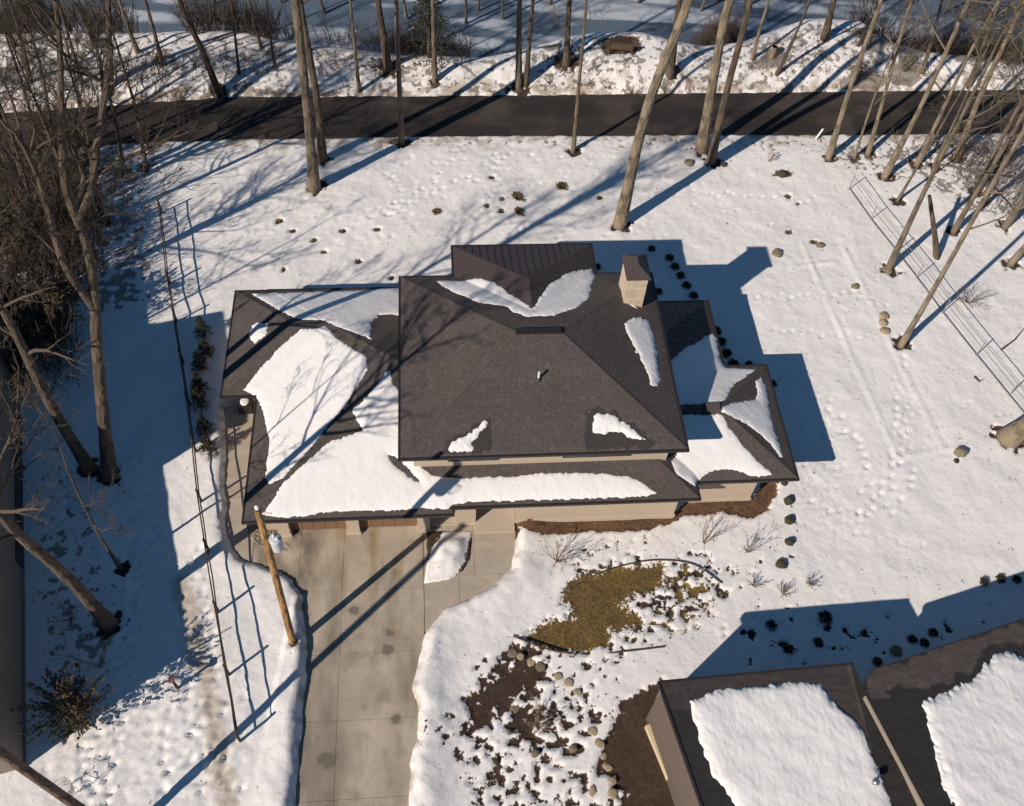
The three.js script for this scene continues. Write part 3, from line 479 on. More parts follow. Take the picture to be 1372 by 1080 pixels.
// ------------------------------------------------------------------ concrete flatwork: single panels, joints between them
const conTex = dataTex(512, 512, (i, j) => { const a = tfbm(i / 512 * 5, j / 512 * 5, 5, 4), b = tfbm(i / 512 * 60, j / 512 * 60, 60, 2); const m = .8 + .3 * a + .16 * (b - .5), s = clamp((tfbm(i / 512 * 3 + 50, j / 512 * 4, 4, 3) - .5) * 3); return [(.46 - .08 * s) * m, (.40 - .08 * s) * m, (.325 - .08 * s) * m]; });
const driveStain = dataTex(512, 1024, (i, j) => {                           // melt stains, tyre drips and damp spots on the drive, metres: 10 x 20
  const x = i / 512 * 10, y = j / 1024 * 20, a = fbm(x * .8, y * .8, 4), b = fbm(x * 14, y * 14, 2), pan = hsh(Math.floor((x - 2.6) / 2.05), Math.floor((y + .2) / 3.2)), m = (.68 + .5 * a + .2 * (b - .5) + .12 * pan) * (.82 + .16 * sstep(6, 15, y + 6 * (a - .5))); let c = [.49 * m, .42 * m, .335 * m];
  const mixc = (k, w) => { w = clamp(w); c = c.map((q, n) => q + (k[n] - q) * w); };
  for (const [sx, w] of [[3.1, .22], [4.55, .2], [6.15, .22], [7.3, .16]]) { const d = Math.abs(x - sx - (fbm(y * .5, sx, 3) - .5) * .5); mixc([.27, .2, .11], sstep(w + .3, w * .3, d) * clamp((fbm(x * 2, y * .7 + sx * 9, 4) - .36) * 2.2) * sstep(9, 16.5, y)); }
  const streak = fbm(x * .9 + 4, y * .28, 4); mixc([.2, .17, .13], clamp((streak - .44) * 3.2) * .8); mixc([.16, .135, .1], clamp((fbm(x * 1.6 + 30, y * 1.2, 5) - .53) * 3.5) * .45);
  for (const [sx, sy, r] of [[6.9, 12.2, .33], [4.35, 7.4, .42], [6.95, 13, .2], [5.3, 14.2, .25], [7.3, 9, .25], [5.0, 4.4, .5]]) { const d = Math.hypot((x - sx), (y - sy) * 1.1) / r + (fbm(x * 5, y * 5, 3) - .5) * .8; mixc([.1, .088, .072], sstep(1.1, .7, d) * .85); mixc([.22, .19, .15], sstep(2.6, .8, d) * .4); }
  const ed = x - 2.75 - (fbm(y * .6, 3, 4) - .5) * .9; if (ed < .9) mixc([.18, .155, .125], sstep(.9, .2, ed) * clamp((fbm(x * 2, y * 1.2, 4) - .3) * 2.5));
  return c;
}, true, false);
const driveMat = mat(0xffffff, .9, { map: driveStain, bumpMap: bumpRep(20, 40), bumpScale: .005 }), conMat = mat(0xffffff, .9, { map: conTex, bumpMap: bumpRep(4), bumpScale: .005 });
const drive = thing('driveway', 'tan concrete driveway of square panels with brown stains', 'driveway', ORG); drive.rotation.y = YAW; delete drive.userData.label; delete drive.userData.category; drive.userData.kind = 'structure';
function panel(parent, ua, ub, va, vb, m, du, dv, lx, ly, y = 0) {
  const g = new THREE.BoxGeometry(ub - ua - .014, .14, vb - va - .014), o = mesh('concrete_panel', g, m, parent), uv = g.attributes.uv, p = g.attributes.position; o.position.set((ua + ub) / 2, y - .07 + rr(-.003, .003), -(va + vb) / 2);
  for (let i = 0; i < uv.count; i++) uv.setXY(i, (p.getX(i) + o.position.x - du) / lx, (-p.getZ(i) - o.position.z - dv) / ly); return o;
}
const vl = [-26.2, -23.3, -20.25, -16.95, -13.9, -10.75, -7.38].map((v, i) => v), ul = [-13.3, -11.0, -8.9, -5.0];
for (let j = 0; j < vl.length - 1; j++) for (let i = 0; i < 3; i++) panel(drive, ul[i], ul[i + 1], vl[j], vl[j + 1], driveMat, -13.6, -26, 10, 20);
const walk = thing('front_walk', '', '', ORG); walk.rotation.y = YAW; delete walk.userData.label; delete walk.userData.category; walk.userData.kind = 'structure';
for (const [a, b, c, d] of [[-4.986, -3.3, -13, -10.2], [-4.986, -2.5, -10.2, -7.52], [-3.3, -1.2, -13, -10.2], [-2.5, .3, -10.2, -8.02], [-1.2, .3, -13, -10.2], [-2.5, .3, -8.02, -7.52]]) panel(walk, a, b, c, d, conMat, 0, 0, 3, 3, -.004);
const side = thing('side_walk', '', '', ORG); side.rotation.y = YAW; delete side.userData.label; delete side.userData.category; side.userData.kind = 'structure';
for (const [c, d] of [[-11.5, -9.3], [-9.3, -7.52], [-7.52, -5.4], [-5.4, -3.2], [-3.2, -1.0], [-1, 1.2]]) panel(side, -15.6, c < -7.6 ? -13.316 : -12.76, c, d, conMat, 0, 0, 3, 3, -.006);

// ------------------------------------------------------------------ snow lying on roofs: follows the roof surface, with its own depth
function roofHit(set, px, py, pad = .5) {                                    // pixel -> plan point on the roof
  const d = ray(px, py).normalize(); let t = 20; for (; t < 120; t += .05) { const p = camera.position.clone().addScaledVector(d, t), [u, v] = toUV(p); if (p.y < roofOf(set, u, v, pad)) return [u, v]; }
  const g = G(px, py, 2.8); return toUV(g);
}
const snowPatches = [];
function snowOn(label, hf, P, opt = {}) {
  const { depth = .085, res = .07, wob = .1, ws = 2.6, holes = [], frame = house, saw = 0, m = M.snow } = opt;
  const b = bbox(P, .2), nx = Math.ceil((b[2] - b[0]) / res), nz = Math.ceil((b[3] - b[1]) / res), id = new Int32Array((nx + 1) * (nz + 1)).fill(-1), val = new Float32Array((nx + 1) * (nz + 1)), pos = [], uv = [], ix = [];
  const at = (i, j) => [b[0] + i * res, b[1] + j * res];
  for (let j = 0; j <= nz; j++) for (let i = 0; i <= nx; i++) { const [u, v] = at(i, j); let s = sdf(P, u, v); for (const h of holes) s = Math.min(s, -sdf(h, u, v)); val[j * (nx + 1) + i] = s + (vn(u * 9 + 3, v * 9) - .5) * .09 + (fbm(u * ws + 11, v * ws, 4) - .5) * 2 * wob + (saw ? (vn(u * 9, v * 1.2) - .5) * saw : 0); }
  const vert = (i, j) => { const q = j * (nx + 1) + i; if (id[q] < 0) { const [u, v] = at(i, j), s = val[q]; let t = s > 0 ? depth * (1 - Math.exp(-s / .16)) * (.75 + .5 * fbm(u * 1.3, v * 1.3, 3)) : Math.max(s * 1.2, -.1); t += .008 * (vn(u * 6, v * 6) - .5); id[q] = pos.length / 3; pos.push(u, hf(u, v) + t, -v); uv.push(u / 3, v / 3); } return id[q]; };
  for (let j = 0; j < nz; j++) for (let i = 0; i < nx; i++) { const q = j * (nx + 1) + i; if (Math.max(val[q], val[q + 1], val[q + nx + 1], val[q + nx + 2]) < 0) continue; const a = vert(i, j), c = vert(i + 1, j), d = vert(i, j + 1), e = vert(i + 1, j + 1); ix.push(a, c, d, c, e, d); }
  const g = new THREE.BufferGeometry(); g.setAttribute('position', new THREE.Float32BufferAttribute(pos, 3)); g.setAttribute('uv', new THREE.Float32BufferAttribute(uv, 2)); g.setIndex(ix); g.computeVertexNormals();
  const o = mesh('roof_snow', g, m); o.position.copy(frame.position); o.rotation.copy(frame.rotation); top(o, 'roof_snow', label, 'snow patch'); return o;
}
const M_damp = mat(rgb(.50, .50, .53), .8, { map: shingleTex, bumpMap: shingleBump, bumpScale: .012 });
function damp(P) {                                                           // meltwater soaked shingles beside the snow, lying on the front slope
  const b = bbox(P, .15), res = .07, nx = Math.ceil((b[2] - b[0]) / res), nz = Math.ceil((b[3] - b[1]) / res), pos = [], uv = [], ix = [], id = new Map(), cs = Math.sqrt(1 + SL * SL);
  const val = (i, j) => { const u = b[0] + i * res, v = b[1] + j * res; return sdf(P, u, v) + (vn(u * 7, v * 1.6) - .5) * .3; };
  const vt = (i, j) => { const k = j * (nx + 1) + i; if (!id.has(k)) { const u = b[0] + i * res, v = b[1] + j * res; id.set(k, pos.length / 3); pos.push(u, hHigh(u, v) + (val(i, j) > 0 ? .005 : -.012), -v); uv.push(u / SHT, v * cs / SHT); } return id.get(k); };
  for (let j = 0; j < nz; j++) for (let i = 0; i < nx; i++) { if (Math.max(val(i, j), val(i + 1, j), val(i, j + 1), val(i + 1, j + 1)) < 0) continue; const a = vt(i, j), c = vt(i + 1, j), d = vt(i, j + 1), e = vt(i + 1, j + 1); ix.push(a, c, d, c, e, d); }
  const g = new THREE.BufferGeometry(); g.setAttribute('position', new THREE.Float32BufferAttribute(pos, 3)); g.setAttribute('uv', new THREE.Float32BufferAttribute(uv, 2)); g.setIndex(ix); g.computeVertexNormals(); mesh('damp_shingles', g, M_damp, house);
}
const onLow = (l) => l.map(([x, y]) => roofHit(LOW, x, y)), onHigh = (l) => l.map(([x, y]) => roofHit(HIGH, x, y));
const hLow = (u, v) => roofOf(LOW, u, v, .4), hHigh = (u, v) => roofOf(HIGH, u, v, .4);
damp(onHigh([[590, 609], [601, 590], [622, 580], [645, 562], [657, 560], [660, 607]])); damp(onHigh([[786, 553], [800, 547], [822, 551], [836, 562], [858, 576], [882, 593], [868, 602], [785, 603]]));
snowOn('large smooth snow sheet on the left garage roof slope, crossed by branch shadows', hLow, onLow([[325.5, 523], [350, 492.6], [378, 462], [403.6, 441], [427, 440], [435, 436.6], [457, 457.6], [490, 478.6], [493, 495], [462, 544], [410.6, 607], [380, 640], [360.5, 650.4], [355.8, 640], [360.5, 593], [354.6, 558], [343, 530]]), { wob: .06 });
snowOn('long snow sheet on the front garage roof reaching over the entry', hLow, onLow([[352, 691], [378, 649], [438.6, 593], [485, 577], [471, 549], [483, 540], [513, 505], [522.6, 494], [527, 516], [540, 525], [545, 612], [555, 616], [578.5, 637.6], [599, 640], [625, 641], [683, 639], [730, 634], [776.6, 633], [840, 638], [857, 644.6], [880, 661], [866, 665.6], [780, 669], [636.6, 673], [610, 675], [599, 683], [560, 682], [520, 685], [499, 684.5], [443, 687], [385, 694.8]]), { wob: .06, holes: [onLow([[520, 611], [526, 610], [545, 625], [563, 647], [553, 643], [530, 626]])] });
snowOn('snow sheet on the back garage roof slope striped by tree shadows', hLow, onLow([[336, 393.5], [401, 391.5], [466.6, 390], [545, 385], [545, 425], [525, 421.5], [508.6, 422.6], [499, 432], [498, 455], [473.6, 446], [431.6, 429.6], [401, 428.5], [373, 415.6]]), { wob: .06 });
snowOn('small ragged snow patch near the back left garage roof corner', hLow, onLow([[332.5, 450.6], [338, 436.6], [345, 432], [358, 434], [358, 449.5], [342, 460]]), { wob: .12, ws: 3 });
snowOn('curved snow band in the valleys below the dark metal back roof', hHigh, onHigh([[584, 376.5], [636.6, 372.6], [660, 376.5], [675, 387], [688, 397.5], [706.6, 408], [713, 414], [723, 398.6], [737, 380], [760, 366], [776.6, 361], [793, 360], [799, 370.6], [793, 382], [790.5, 398.6], [772, 412.6], [744, 423], [706.6, 424], [688, 419.6], [678.6, 411.5], [641, 405.6], [601.6, 389]]), { wob: .08, ws: 1.6 });
snowOn('long tongue of snow on the main roof slope below the chimney', hHigh, onHigh([[836, 433.6], [843, 428], [857, 423.6], [868.6, 431], [878, 454.6], [882.6, 482.6], [884, 513], [880, 519], [872, 515], [866, 496.6], [857, 478], [845, 459]]), { wob: .09, saw: .12 });
snowOn('tiny scrap of snow at the foot of the chimney', hHigh, onHigh([[842, 407], [850, 408], [856, 415], [848, 412]]), { wob: .05, depth: .07 });
snowOn('ragged diagonal snow scrap above the small front window band', hHigh, onHigh([[598, 603], [606, 592], [622.6, 585], [647, 565.5], [651.8, 566.6], [648, 576], [629.6, 595.8], [636.6, 604], [604, 605]]), { wob: .12, ws: 3, saw: .1 });
snowOn('wedge of snow above the long front window band', hHigh, onHigh([[793, 556], [802, 552], [819.6, 556], [831, 564], [850, 577], [870, 592], [857, 591], [826.6, 580.5], [812.6, 581.6], [795, 580.5]]), { wob: .1, ws: 3, saw: .1 });
snowOn('snow sheet on the right wing spreading up to the small metal roof', hLow, onLow([[943, 452], [955, 446], [960, 452], [965, 480], [974, 493], [1013, 495], [999, 506], [985, 515], [971, 536], [964, 543], [950, 541], [905, 543], [892, 500], [900, 480], [906, 475.6], [920, 464], [941, 456]]), { wob: .07 });
snowOn('snow strip along the outer slope of the right wing roof', hLow, onLow([[1011, 510.6], [1020, 506], [1025, 515], [1030, 534], [1031, 546.6], [1038, 577], [1050, 612], [1046, 614], [1027, 588.6], [999, 567.6], [978, 558], [965, 550], [973.6, 542], [990, 538.5], [1013, 535], [1014.4, 524.6]]), { wob: .06 });
snowOn('broad bright snow sheet on the front slope of the right wing roof', hLow, onLow([[905, 556], [952.6, 555], [966.6, 556], [973.6, 567.6], [990, 591], [1013, 616.6], [1034, 633], [1035, 637.6], [1006, 638.4], [987.6, 631.8], [966.6, 629.5], [950, 634], [936, 643.5], [931.6, 652.8], [915, 642], [903.6, 633], [899.4, 619], [906, 609.6], [905, 600]]), { wob: .06 });

// ------------------------------------------------------------------ tubes for trunks, limbs, twigs, pipes, wires
class TB {
  constructor() { this.p = []; this.n = []; this.uv = []; this.i = []; }
  tube(pts, rads, sides, lob = 0) {
    let ref = V(1, 0, 0), len = 0, b0 = this.p.length / 3; const N = pts.length;
    for (let k = 0; k < N; k++) {
      const d = pts[Math.min(N - 1, k + 1)].clone().sub(pts[Math.max(0, k - 1)]).normalize(); if (Math.abs(d.dot(ref)) > .95) ref = V(0, 0, 1);
      const a = ref.clone().addScaledVector(d, -ref.dot(d)).normalize(), b = d.clone().cross(a); ref = a; if (k) len += pts[k].distanceTo(pts[k - 1]);
      for (let s = 0; s <= sides; s++) { const t = s / sides * Math.PI * 2, q = 1 + lob * Math.sin(t * 3 + k * .7) + lob * .6 * Math.sin(t * 5 + k * 1.9), c = Math.cos(t), e = Math.sin(t), x = a.x * c + b.x * e, y = a.y * c + b.y * e, z = a.z * c + b.z * e, r = rads[k] * q; this.p.push(pts[k].x + x * r, pts[k].y + y * r, pts[k].z + z * r); this.n.push(x, y, z); this.uv.push(s / sides, len * .35); if (k && s) { const w = sides + 1, j = b0 + k * w + s; this.i.push(j - w - 1, j - w, j - 1, j - 1, j - w, j); } }
    }
    const c = this.p.length / 3, e = pts[N - 1]; this.p.push(e.x, e.y, e.z); this.n.push(0, 1, 0); this.uv.push(.5, len * .35); for (let s = 1; s <= sides; s++) this.i.push(c - sides - 2 + s, c, c - sides - 1 + s); return this;
  }
  geo(origin) { const g = new THREE.BufferGeometry(); if (origin) for (let k = 0; k < this.p.length; k += 3) { this.p[k] -= origin.x; this.p[k + 1] -= origin.y; this.p[k + 2] -= origin.z; } g.setAttribute('position', new THREE.Float32BufferAttribute(this.p, 3)); g.setAttribute('normal', new THREE.Float32BufferAttribute(this.n, 3)); g.setAttribute('uv', new THREE.Float32BufferAttribute(this.uv, 2)); g.setIndex(this.i); return g; }
}
const rdir = (d, s) => d.clone().add(V(rr(-s, s), rr(-s, s), rr(-s, s))).normalize();
function grow(tb, p, d, len, r, lvl, upb) {                                  // a limb with side branches and twigs
  const segs = lvl === 0 ? 6 : lvl === 1 ? 4 : lvl === 2 ? 2 : 1, pts = [p.clone()], rs = [r]; let q = p.clone(), dd = d.clone();
  for (let k = 1; k <= segs; k++) { dd = rdir(dd, lvl === 0 ? .2 : .26); dd.y += upb; dd.normalize(); q = q.clone().addScaledVector(dd, len / segs); pts.push(q); rs.push(r * (1 - .82 * k / segs)); }
  tb.tube(pts, rs, lvl === 0 ? 5 : lvl === 1 ? 4 : 3); if (lvl >= 3) return;
  const n = lvl === 0 ? 7 : lvl === 1 ? 4 : 3;
  for (let k = 0; k < n; k++) { const t = rr(.25, .98), i = Math.min(segs - 1, Math.floor(t * segs)), b = pts[i].clone().lerp(pts[i + 1], t * segs - i); const nd = rdir(pts[i + 1].clone().sub(pts[i]).normalize(), .75); nd.y += .12; nd.normalize(); grow(tb, b, nd, len * rr(.38, .62) * (1 - t * .35), Math.max(.011, r * (1 - .8 * t) * .55), lvl + 1, upb); }
}
function chain(start, pxs) { const out = [start.clone()]; for (const [x, y] of pxs) { const pr = out[out.length - 1]; let best = null, bd = 1e9; for (let h = pr.y + .1; h < pr.y + 16; h += .05) { const p = G(x, y, h), d = Math.hypot(p.x - pr.x, p.z - pr.z); if (d < bd) { bd = d; best = p; } } out.push(best); } return out; }
function trunkPath(px, H, wob) {
  const base = GT(...px[0]); base.y -= .1; const pts = chain(base, px.slice(1)); let last = pts[pts.length - 1], d = last.clone().sub(pts[pts.length - 2]).normalize();
  while (last.y < H) { d.lerp(V(rr(-wob, wob), 1, rr(-wob, wob)), .35).normalize(); last = last.clone().addScaledVector(d, 1.8); pts.push(last); } return pts;
}
function dense(pts, step) { const c = new THREE.CatmullRomCurve3(pts, false, 'centripetal'); return c.getPoints(Math.max(6, Math.round(c.getLength() / step))); }
const hang = [];
function makeTree([kind, wpx, H, px, bk, limbs, label, forks], start = .34) {
  seed = Math.round(px[0][0] * 31 + px[0][1] * 7 + 991);
  const b = GT(...px[0]), r0 = Math.max(.05, .78 * wpx / 2 / (FOC / camera.position.distanceTo(b))), pts = dense(trunkPath(px, H, .16), 1.1), N = pts.length, o = pts[0].clone();
  const t = thing(kind, label, 'tree', o), rs = pts.map((p, k) => { const s = k / (N - 1); return r0 * ((1 - .84 * s) + .55 * Math.exp(-k * 1.1)); });
  mesh('trunk', new TB().tube(pts, rs, 10, .045).geo(o), BARK[bk], t);
  const len = H * .27;
  for (let k = 0; k < limbs; k++) {
    const s = start + (1 - start) * Math.pow((k + rnd()) / limbs, .85), i = Math.min(N - 2, Math.floor(s * (N - 1))), a = rr(0, 6.283), e = rr(.35, .85) + s * .3, d = V(Math.cos(a), e, Math.sin(a)).normalize(), tb = new TB();
    grow(tb, pts[i], d, len * rr(.7, 1.15) * (1.15 - .6 * s), Math.max(.025, rs[i] * rr(.4, .62)), 0, .06); mesh('limb', tb.geo(o), TWIG[bk], t);
  }
  return { t, pts, o, r0 };
}

// ------------------------------------------------------------------ leafy and twiggy plants
function leaves(n, fn, size) { const p = [], ix = []; for (let k = 0; k < n; k++) { const [c, d] = fn(k), a = rdir(V(0, 0, 0).copy(d), .8), b = V(rr(-1, 1), rr(-1, 1), rr(-1, 1)).cross(a).normalize(), l = size * rr(.7, 1.4), w = l * .32, q = p.length / 3; for (const [s, e] of [[-1, 0], [1, 0], [0, 1]]) p.push(c.x + b.x * w * s + a.x * l * e, c.y + b.y * w * s + a.y * l * e, c.z + b.z * w * s + a.z * l * e); ix.push(q, q + 1, q + 2); } const g = new THREE.BufferGeometry(); g.setAttribute('position', new THREE.Float32BufferAttribute(p, 3)); g.setIndex(ix); g.computeVertexNormals(); return g; }
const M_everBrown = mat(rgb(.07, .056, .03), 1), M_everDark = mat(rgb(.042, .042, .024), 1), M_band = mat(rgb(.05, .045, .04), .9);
function evergreen(name, label, p, H, R, n, m, group, shape = 'cone') {
  const t = thing(name, label, name.includes('tree') ? 'tree' : 'shrub', p, group), cl = []; mesh('trunk', new TB().tube([V(0, -.1, 0), V(.03, H * .5, 0), V(0, H * .93, 0)], [R * .07 + .03, R * .05 + .02, .012], 7).geo(), BARK.dark, t);
  const wisp = shape === 'wisp', nb = wisp ? 110 : Math.max(40, Math.round(n / 14)); for (let k = 0; k < nb; k++) { const y = Math.pow(rnd(), shape === 'cone' ? 1.25 : .9), a = rr(0, 6.283), rr_ = (shape === 'cone' ? 1 - y * .93 : Math.sqrt(Math.max(.04, 1 - Math.pow(y * 2 - 1, 2) * .9))) * R * rr(.6, 1.12); cl.push([V(Math.cos(a), shape === 'cone' ? -.05 : wisp ? .35 : .25, Math.sin(a)), .08 * H + y * H * .9, rr_]); }
  mesh('foliage', leaves(n, () => { const [d, y, l] = cl[Math.floor(rnd() * nb)], s = wisp ? rr(.15, 1) : Math.sqrt(rnd()), q = wisp ? .045 * (1.3 - s) * R : .1 * R; return [V(d.x * l * s + rr(-q, q), y + d.y * l * s * (wisp ? s : 1) + rr(-q, q), d.z * l * s + rr(-q, q)), d]; }, Math.max(.06, R * .06)), m, t); return t;
}
function bareShrub(label, p, h, n, spread, m = M.twig, group, name = 'bare_shrub') { const t = thing(name, label, 'shrub', p, group); for (let k = 0; k < n; k++) { const a = rr(0, 6.283), tb = new TB(); grow(tb, V(rr(-.05, .05), -.05, rr(-.05, .05)), V(Math.cos(a) * spread, 1, Math.sin(a) * spread).normalize(), h * rr(.7, 1.1), .012 + h * .006, 1, .03); mesh('stem', tb.geo(), m, t); } return t; }
const rockGeos = [0, 1, 2, 3, 4, 5].map((s) => { const g = new THREE.IcosahedronGeometry(1, s < 4 ? 1 : 2), p = g.attributes.position; for (let i = 0; i < p.count; i++) { const v = V(p.getX(i), p.getY(i), p.getZ(i)), k = .55 + .8 * fbm(v.x * 1.3 + s * 9 + 20, v.y * 1.3 + v.z * 1.7 + 20, 3); v.multiplyScalar(k); if (v.y < -.4) v.y = -.4; p.setXYZ(i, v.x, v.y, v.z); } g.computeVertexNormals(); return g; });
function rock(name, label, px, py, r, flat, m, group, dy = 0) { const p = GT(px, py), o = mesh(name, rockGeos[name === 'flagstone' ? Math.floor(rnd() * 4) : 4 + Math.floor(rnd() * 2)], m); o.position.copy(p); o.position.y += r * flat * .25 + dy; o.scale.set(r * rr(.85, 1.15), r * flat, r * rr(.85, 1.15)); o.rotation.y = rr(0, 6.28); return top(o, name, label, name === 'flagstone' ? 'stone' : 'boulder', group); }

// ------------------------------------------------------------------ neighbouring house at the lower right
const M_snowRough = mat(rgb(.82, .82, .825), .95, { bumpMap: bumpRep(.9, .5), bumpScale: .02 }), M_nWall = mat(rgb(.115, .088, .074), .95, { bumpMap: bumpRep(1), bumpScale: .01 }), M_nTan = mat(rgb(.30, .26, .21), .9), M_beige = mat(rgb(.60, .50, .33), .9);
const NB = G(882, 914, 4.5), nFrame = thing('neighbour_house', 'dark brown house with flat dark roofs under thick snow', 'house', V(NB.x, 0, NB.z));
const nl = (p) => [p.x - NB.x, -(p.z - NB.z)];
{
  const ext2 = (a, b, l) => { const d = [b[0] - a[0], b[1] - a[1]], m = Math.hypot(...d); return [a[0] + d[0] / m * l, a[1] + d[1] / m * l]; };
  const A = nl(G(882, 914, 4.5)), B = nl(G(1143, 889, 4.5)), D = ext2(A, nl(G(940, 1080, 4.5)), 11), C = ext2(B, nl(G(1231, 1080, 4.5)), 11.6);
  const A2 = nl(G(1146, 906, 4.62)), B2 = ext2(A2, nl(G(1372, 830, 4.62)), 20), C2 = ext2(A2, nl(G(1240, 1080, 5.3)), 11), K1 = ext2(A2, B2, .75), K2 = ext2(A2, C2, .9), D2 = [C2[0] + B2[0] - A2[0], C2[1] + B2[1] - A2[1]];
  const eN = Math.hypot(B2[0] - A2[0], B2[1] - A2[1]), eX = (B2[0] - A2[0]) / eN, eY = (B2[1] - A2[1]) / eN, hR = (u, v) => 4.62 + .11 * ((u - A2[0]) * eY - (v - A2[1]) * eX), onR = (l) => l.map(([x, y]) => { let h = 4.5, q; for (let k = 0; k < 14; k++) { q = nl(G(x, y, h)); h += (hR(...q) - h) * .7; } return q; });
  const dryPoly = [A2, B2, [B2[0] + .5, B2[1] - 2.2], ...onR([[1350, 862], [1330, 866], [1300, 897], [1268, 912], [1240, 928], [1205, 924], [1178, 940], [1160, 925]])];
  const X0 = A[0] - 1, X1 = B2[0] + 2, Y0 = Math.min(C[1], D[1], D2[1]) - 1, Y1 = B2[1] + 1, SX = X1 - X0, SY = Y1 - Y0;
  const nTex = dataTex(768, 768, (i, j) => {                               // dry shingles fade brown, wet ones near the snow are black
    const x = X0 + i / 768 * SX, y = Y0 + j / 768 * SY, c = Math.floor(y * 6.5), r = hsh(Math.floor(x * 3.2 + hsh(c, 3) * 9), c), f = fbm(x * 9, y * 9, 2), dry = Math.max(sstep(-.05, .12, sdf(dryPoly, x, y) + (fbm(x * 2.4, y * 2.4, 4) - .5) * .8), sstep(-.1, .15, Math.max(y - (A[1] - 1.0 + x * .045), (x - 5.4 + (A[1] - y) * -.12) * .8 - .2) + (fbm(x * 2, y * 2, 3) - .5) * .5) * (x < B[0] + (A[1] - y) * .1 ? 1 : 0));
    const m = (.75 + .35 * r + .3 * (f - .5)); const dk = dry * (x < B[0] + (A[1] - y) * .15 - .1 && y < B[1] + .3 ? .45 : 1); return [(.024 + .055 * dk) * m, (.022 + .043 * dk) * m, (.024 + .036 * dk) * m];
  }, true, false);
  const nRoof = mat(0xffffff, .9, { map: nTex, bumpMap: bumpRep(40), bumpScale: .01 }), uvf = (q) => [(q[0] - X0) / SX, (-q[2] - Y0) / SY];
  const flat = (h) => () => h;
  mesh('roof_plane', prism([A, B, C, D], flat(4.5), .22, uvf), nRoof, nFrame); mesh('roof_plane', prism([K1, B2, D2, C2, K2], hR, .2, uvf), nRoof, nFrame);
  const inn = (P, k) => { const c = P.reduce((s, p) => [s[0] + p[0] / P.length, s[1] + p[1] / P.length], [0, 0]); return P.map((p) => { const d = [c[0] - p[0], c[1] - p[1]], m = Math.hypot(...d); return [p[0] + d[0] / m * k, p[1] + d[1] / m * k]; }); };
  mesh('wall', prism(inn([A, B, C, D], .25), flat(4.27), 4.6, uvf), M_nWall, nFrame); mesh('wall', prism(inn([K1, B2, D2, C2, K2], .12), (u, v) => hR(u, v) - .21, 4.6, uvf), M_nTan, nFrame);
  // raking wall cap between the two roofs
  bar('rake_board', V(K2[0] - .03, hR(...K2) - .1, -K2[1]), V(C2[0] - .03, hR(...C2) - .1, -C2[1]), .06, .26, M_nTan, nFrame);
  for (const [a, b] of [[A, B], [A, D], [K1, B2]]) { const h = a === K1 ? 4.54 : 4.46; bar('roof_edge', V(a[0], h, -a[1]), V(b[0], h, -b[1]), .1, .16, M.gutter, nFrame); }
  const e0 = nl(G(867, 973, .25)), e1 = ext2(e0, nl(G(912, 1080, .25)), 9); bar('wall_ledge', V(e0[0], .25, -e0[1]), V(e1[0], .25, -e1[1]), .22, .5, M_beige, nFrame);
  const vp = nl(G(1173, 1048, 4.95)), pipe = mesh('roof_vent', new THREE.CylinderGeometry(.05, .05, .55, 10), M.steel, nFrame); pipe.position.set(vp[0], 4.7, -vp[1]); const cap = mesh('vent_cap', new THREE.SphereGeometry(.15, 14, 10), M.steel, pipe); cap.position.y = .32; cap.scale.y = .75;
  for (const d of [0, .5]) bar('roof_ridge_strip', V(vp[0] + .15 + d * .4, 4.52, -vp[1] - .6), V(vp[0] + .8 + d * .4, 4.52, -vp[1] - 1.1), .04, .05, M.gutter, nFrame);
  const on = (l, h) => l.map(([x, y]) => nl(G(x, y, h)));
  snowOn('thick wind rippled snow sheet on the flat dark roof beside the raking wall', flat(4.5), on([[924, 939.6], [962, 924.5], [1012.6, 919.5], [1079.6, 912.8], [1100, 918], [1116.5, 941], [1136.6, 958], [1157, 978], [1173.5, 1021.7], [1193.6, 1075], [1210, 1130], [1010, 1130], [979, 1068.6], [955.6, 1042], [935.5, 988]], 4.5), { frame: nFrame, wob: .07, ws: 4, saw: .1, depth: .16, m: M_snowRough });
  snowOn('thick snow sheet with feathered edge on the brown shingle roof', hR, onR([[1234, 938], [1267, 928], [1307.6, 907.7], [1331, 877.6], [1348, 872.5], [1372, 881], [1420, 880], [1450, 1130], [1300, 1130], [1277, 1080], [1260.6, 1042], [1250.6, 998], [1240.5, 961]]), { frame: nFrame, wob: .12, ws: 4, saw: .16, depth: .16, m: M_snowRough });
}
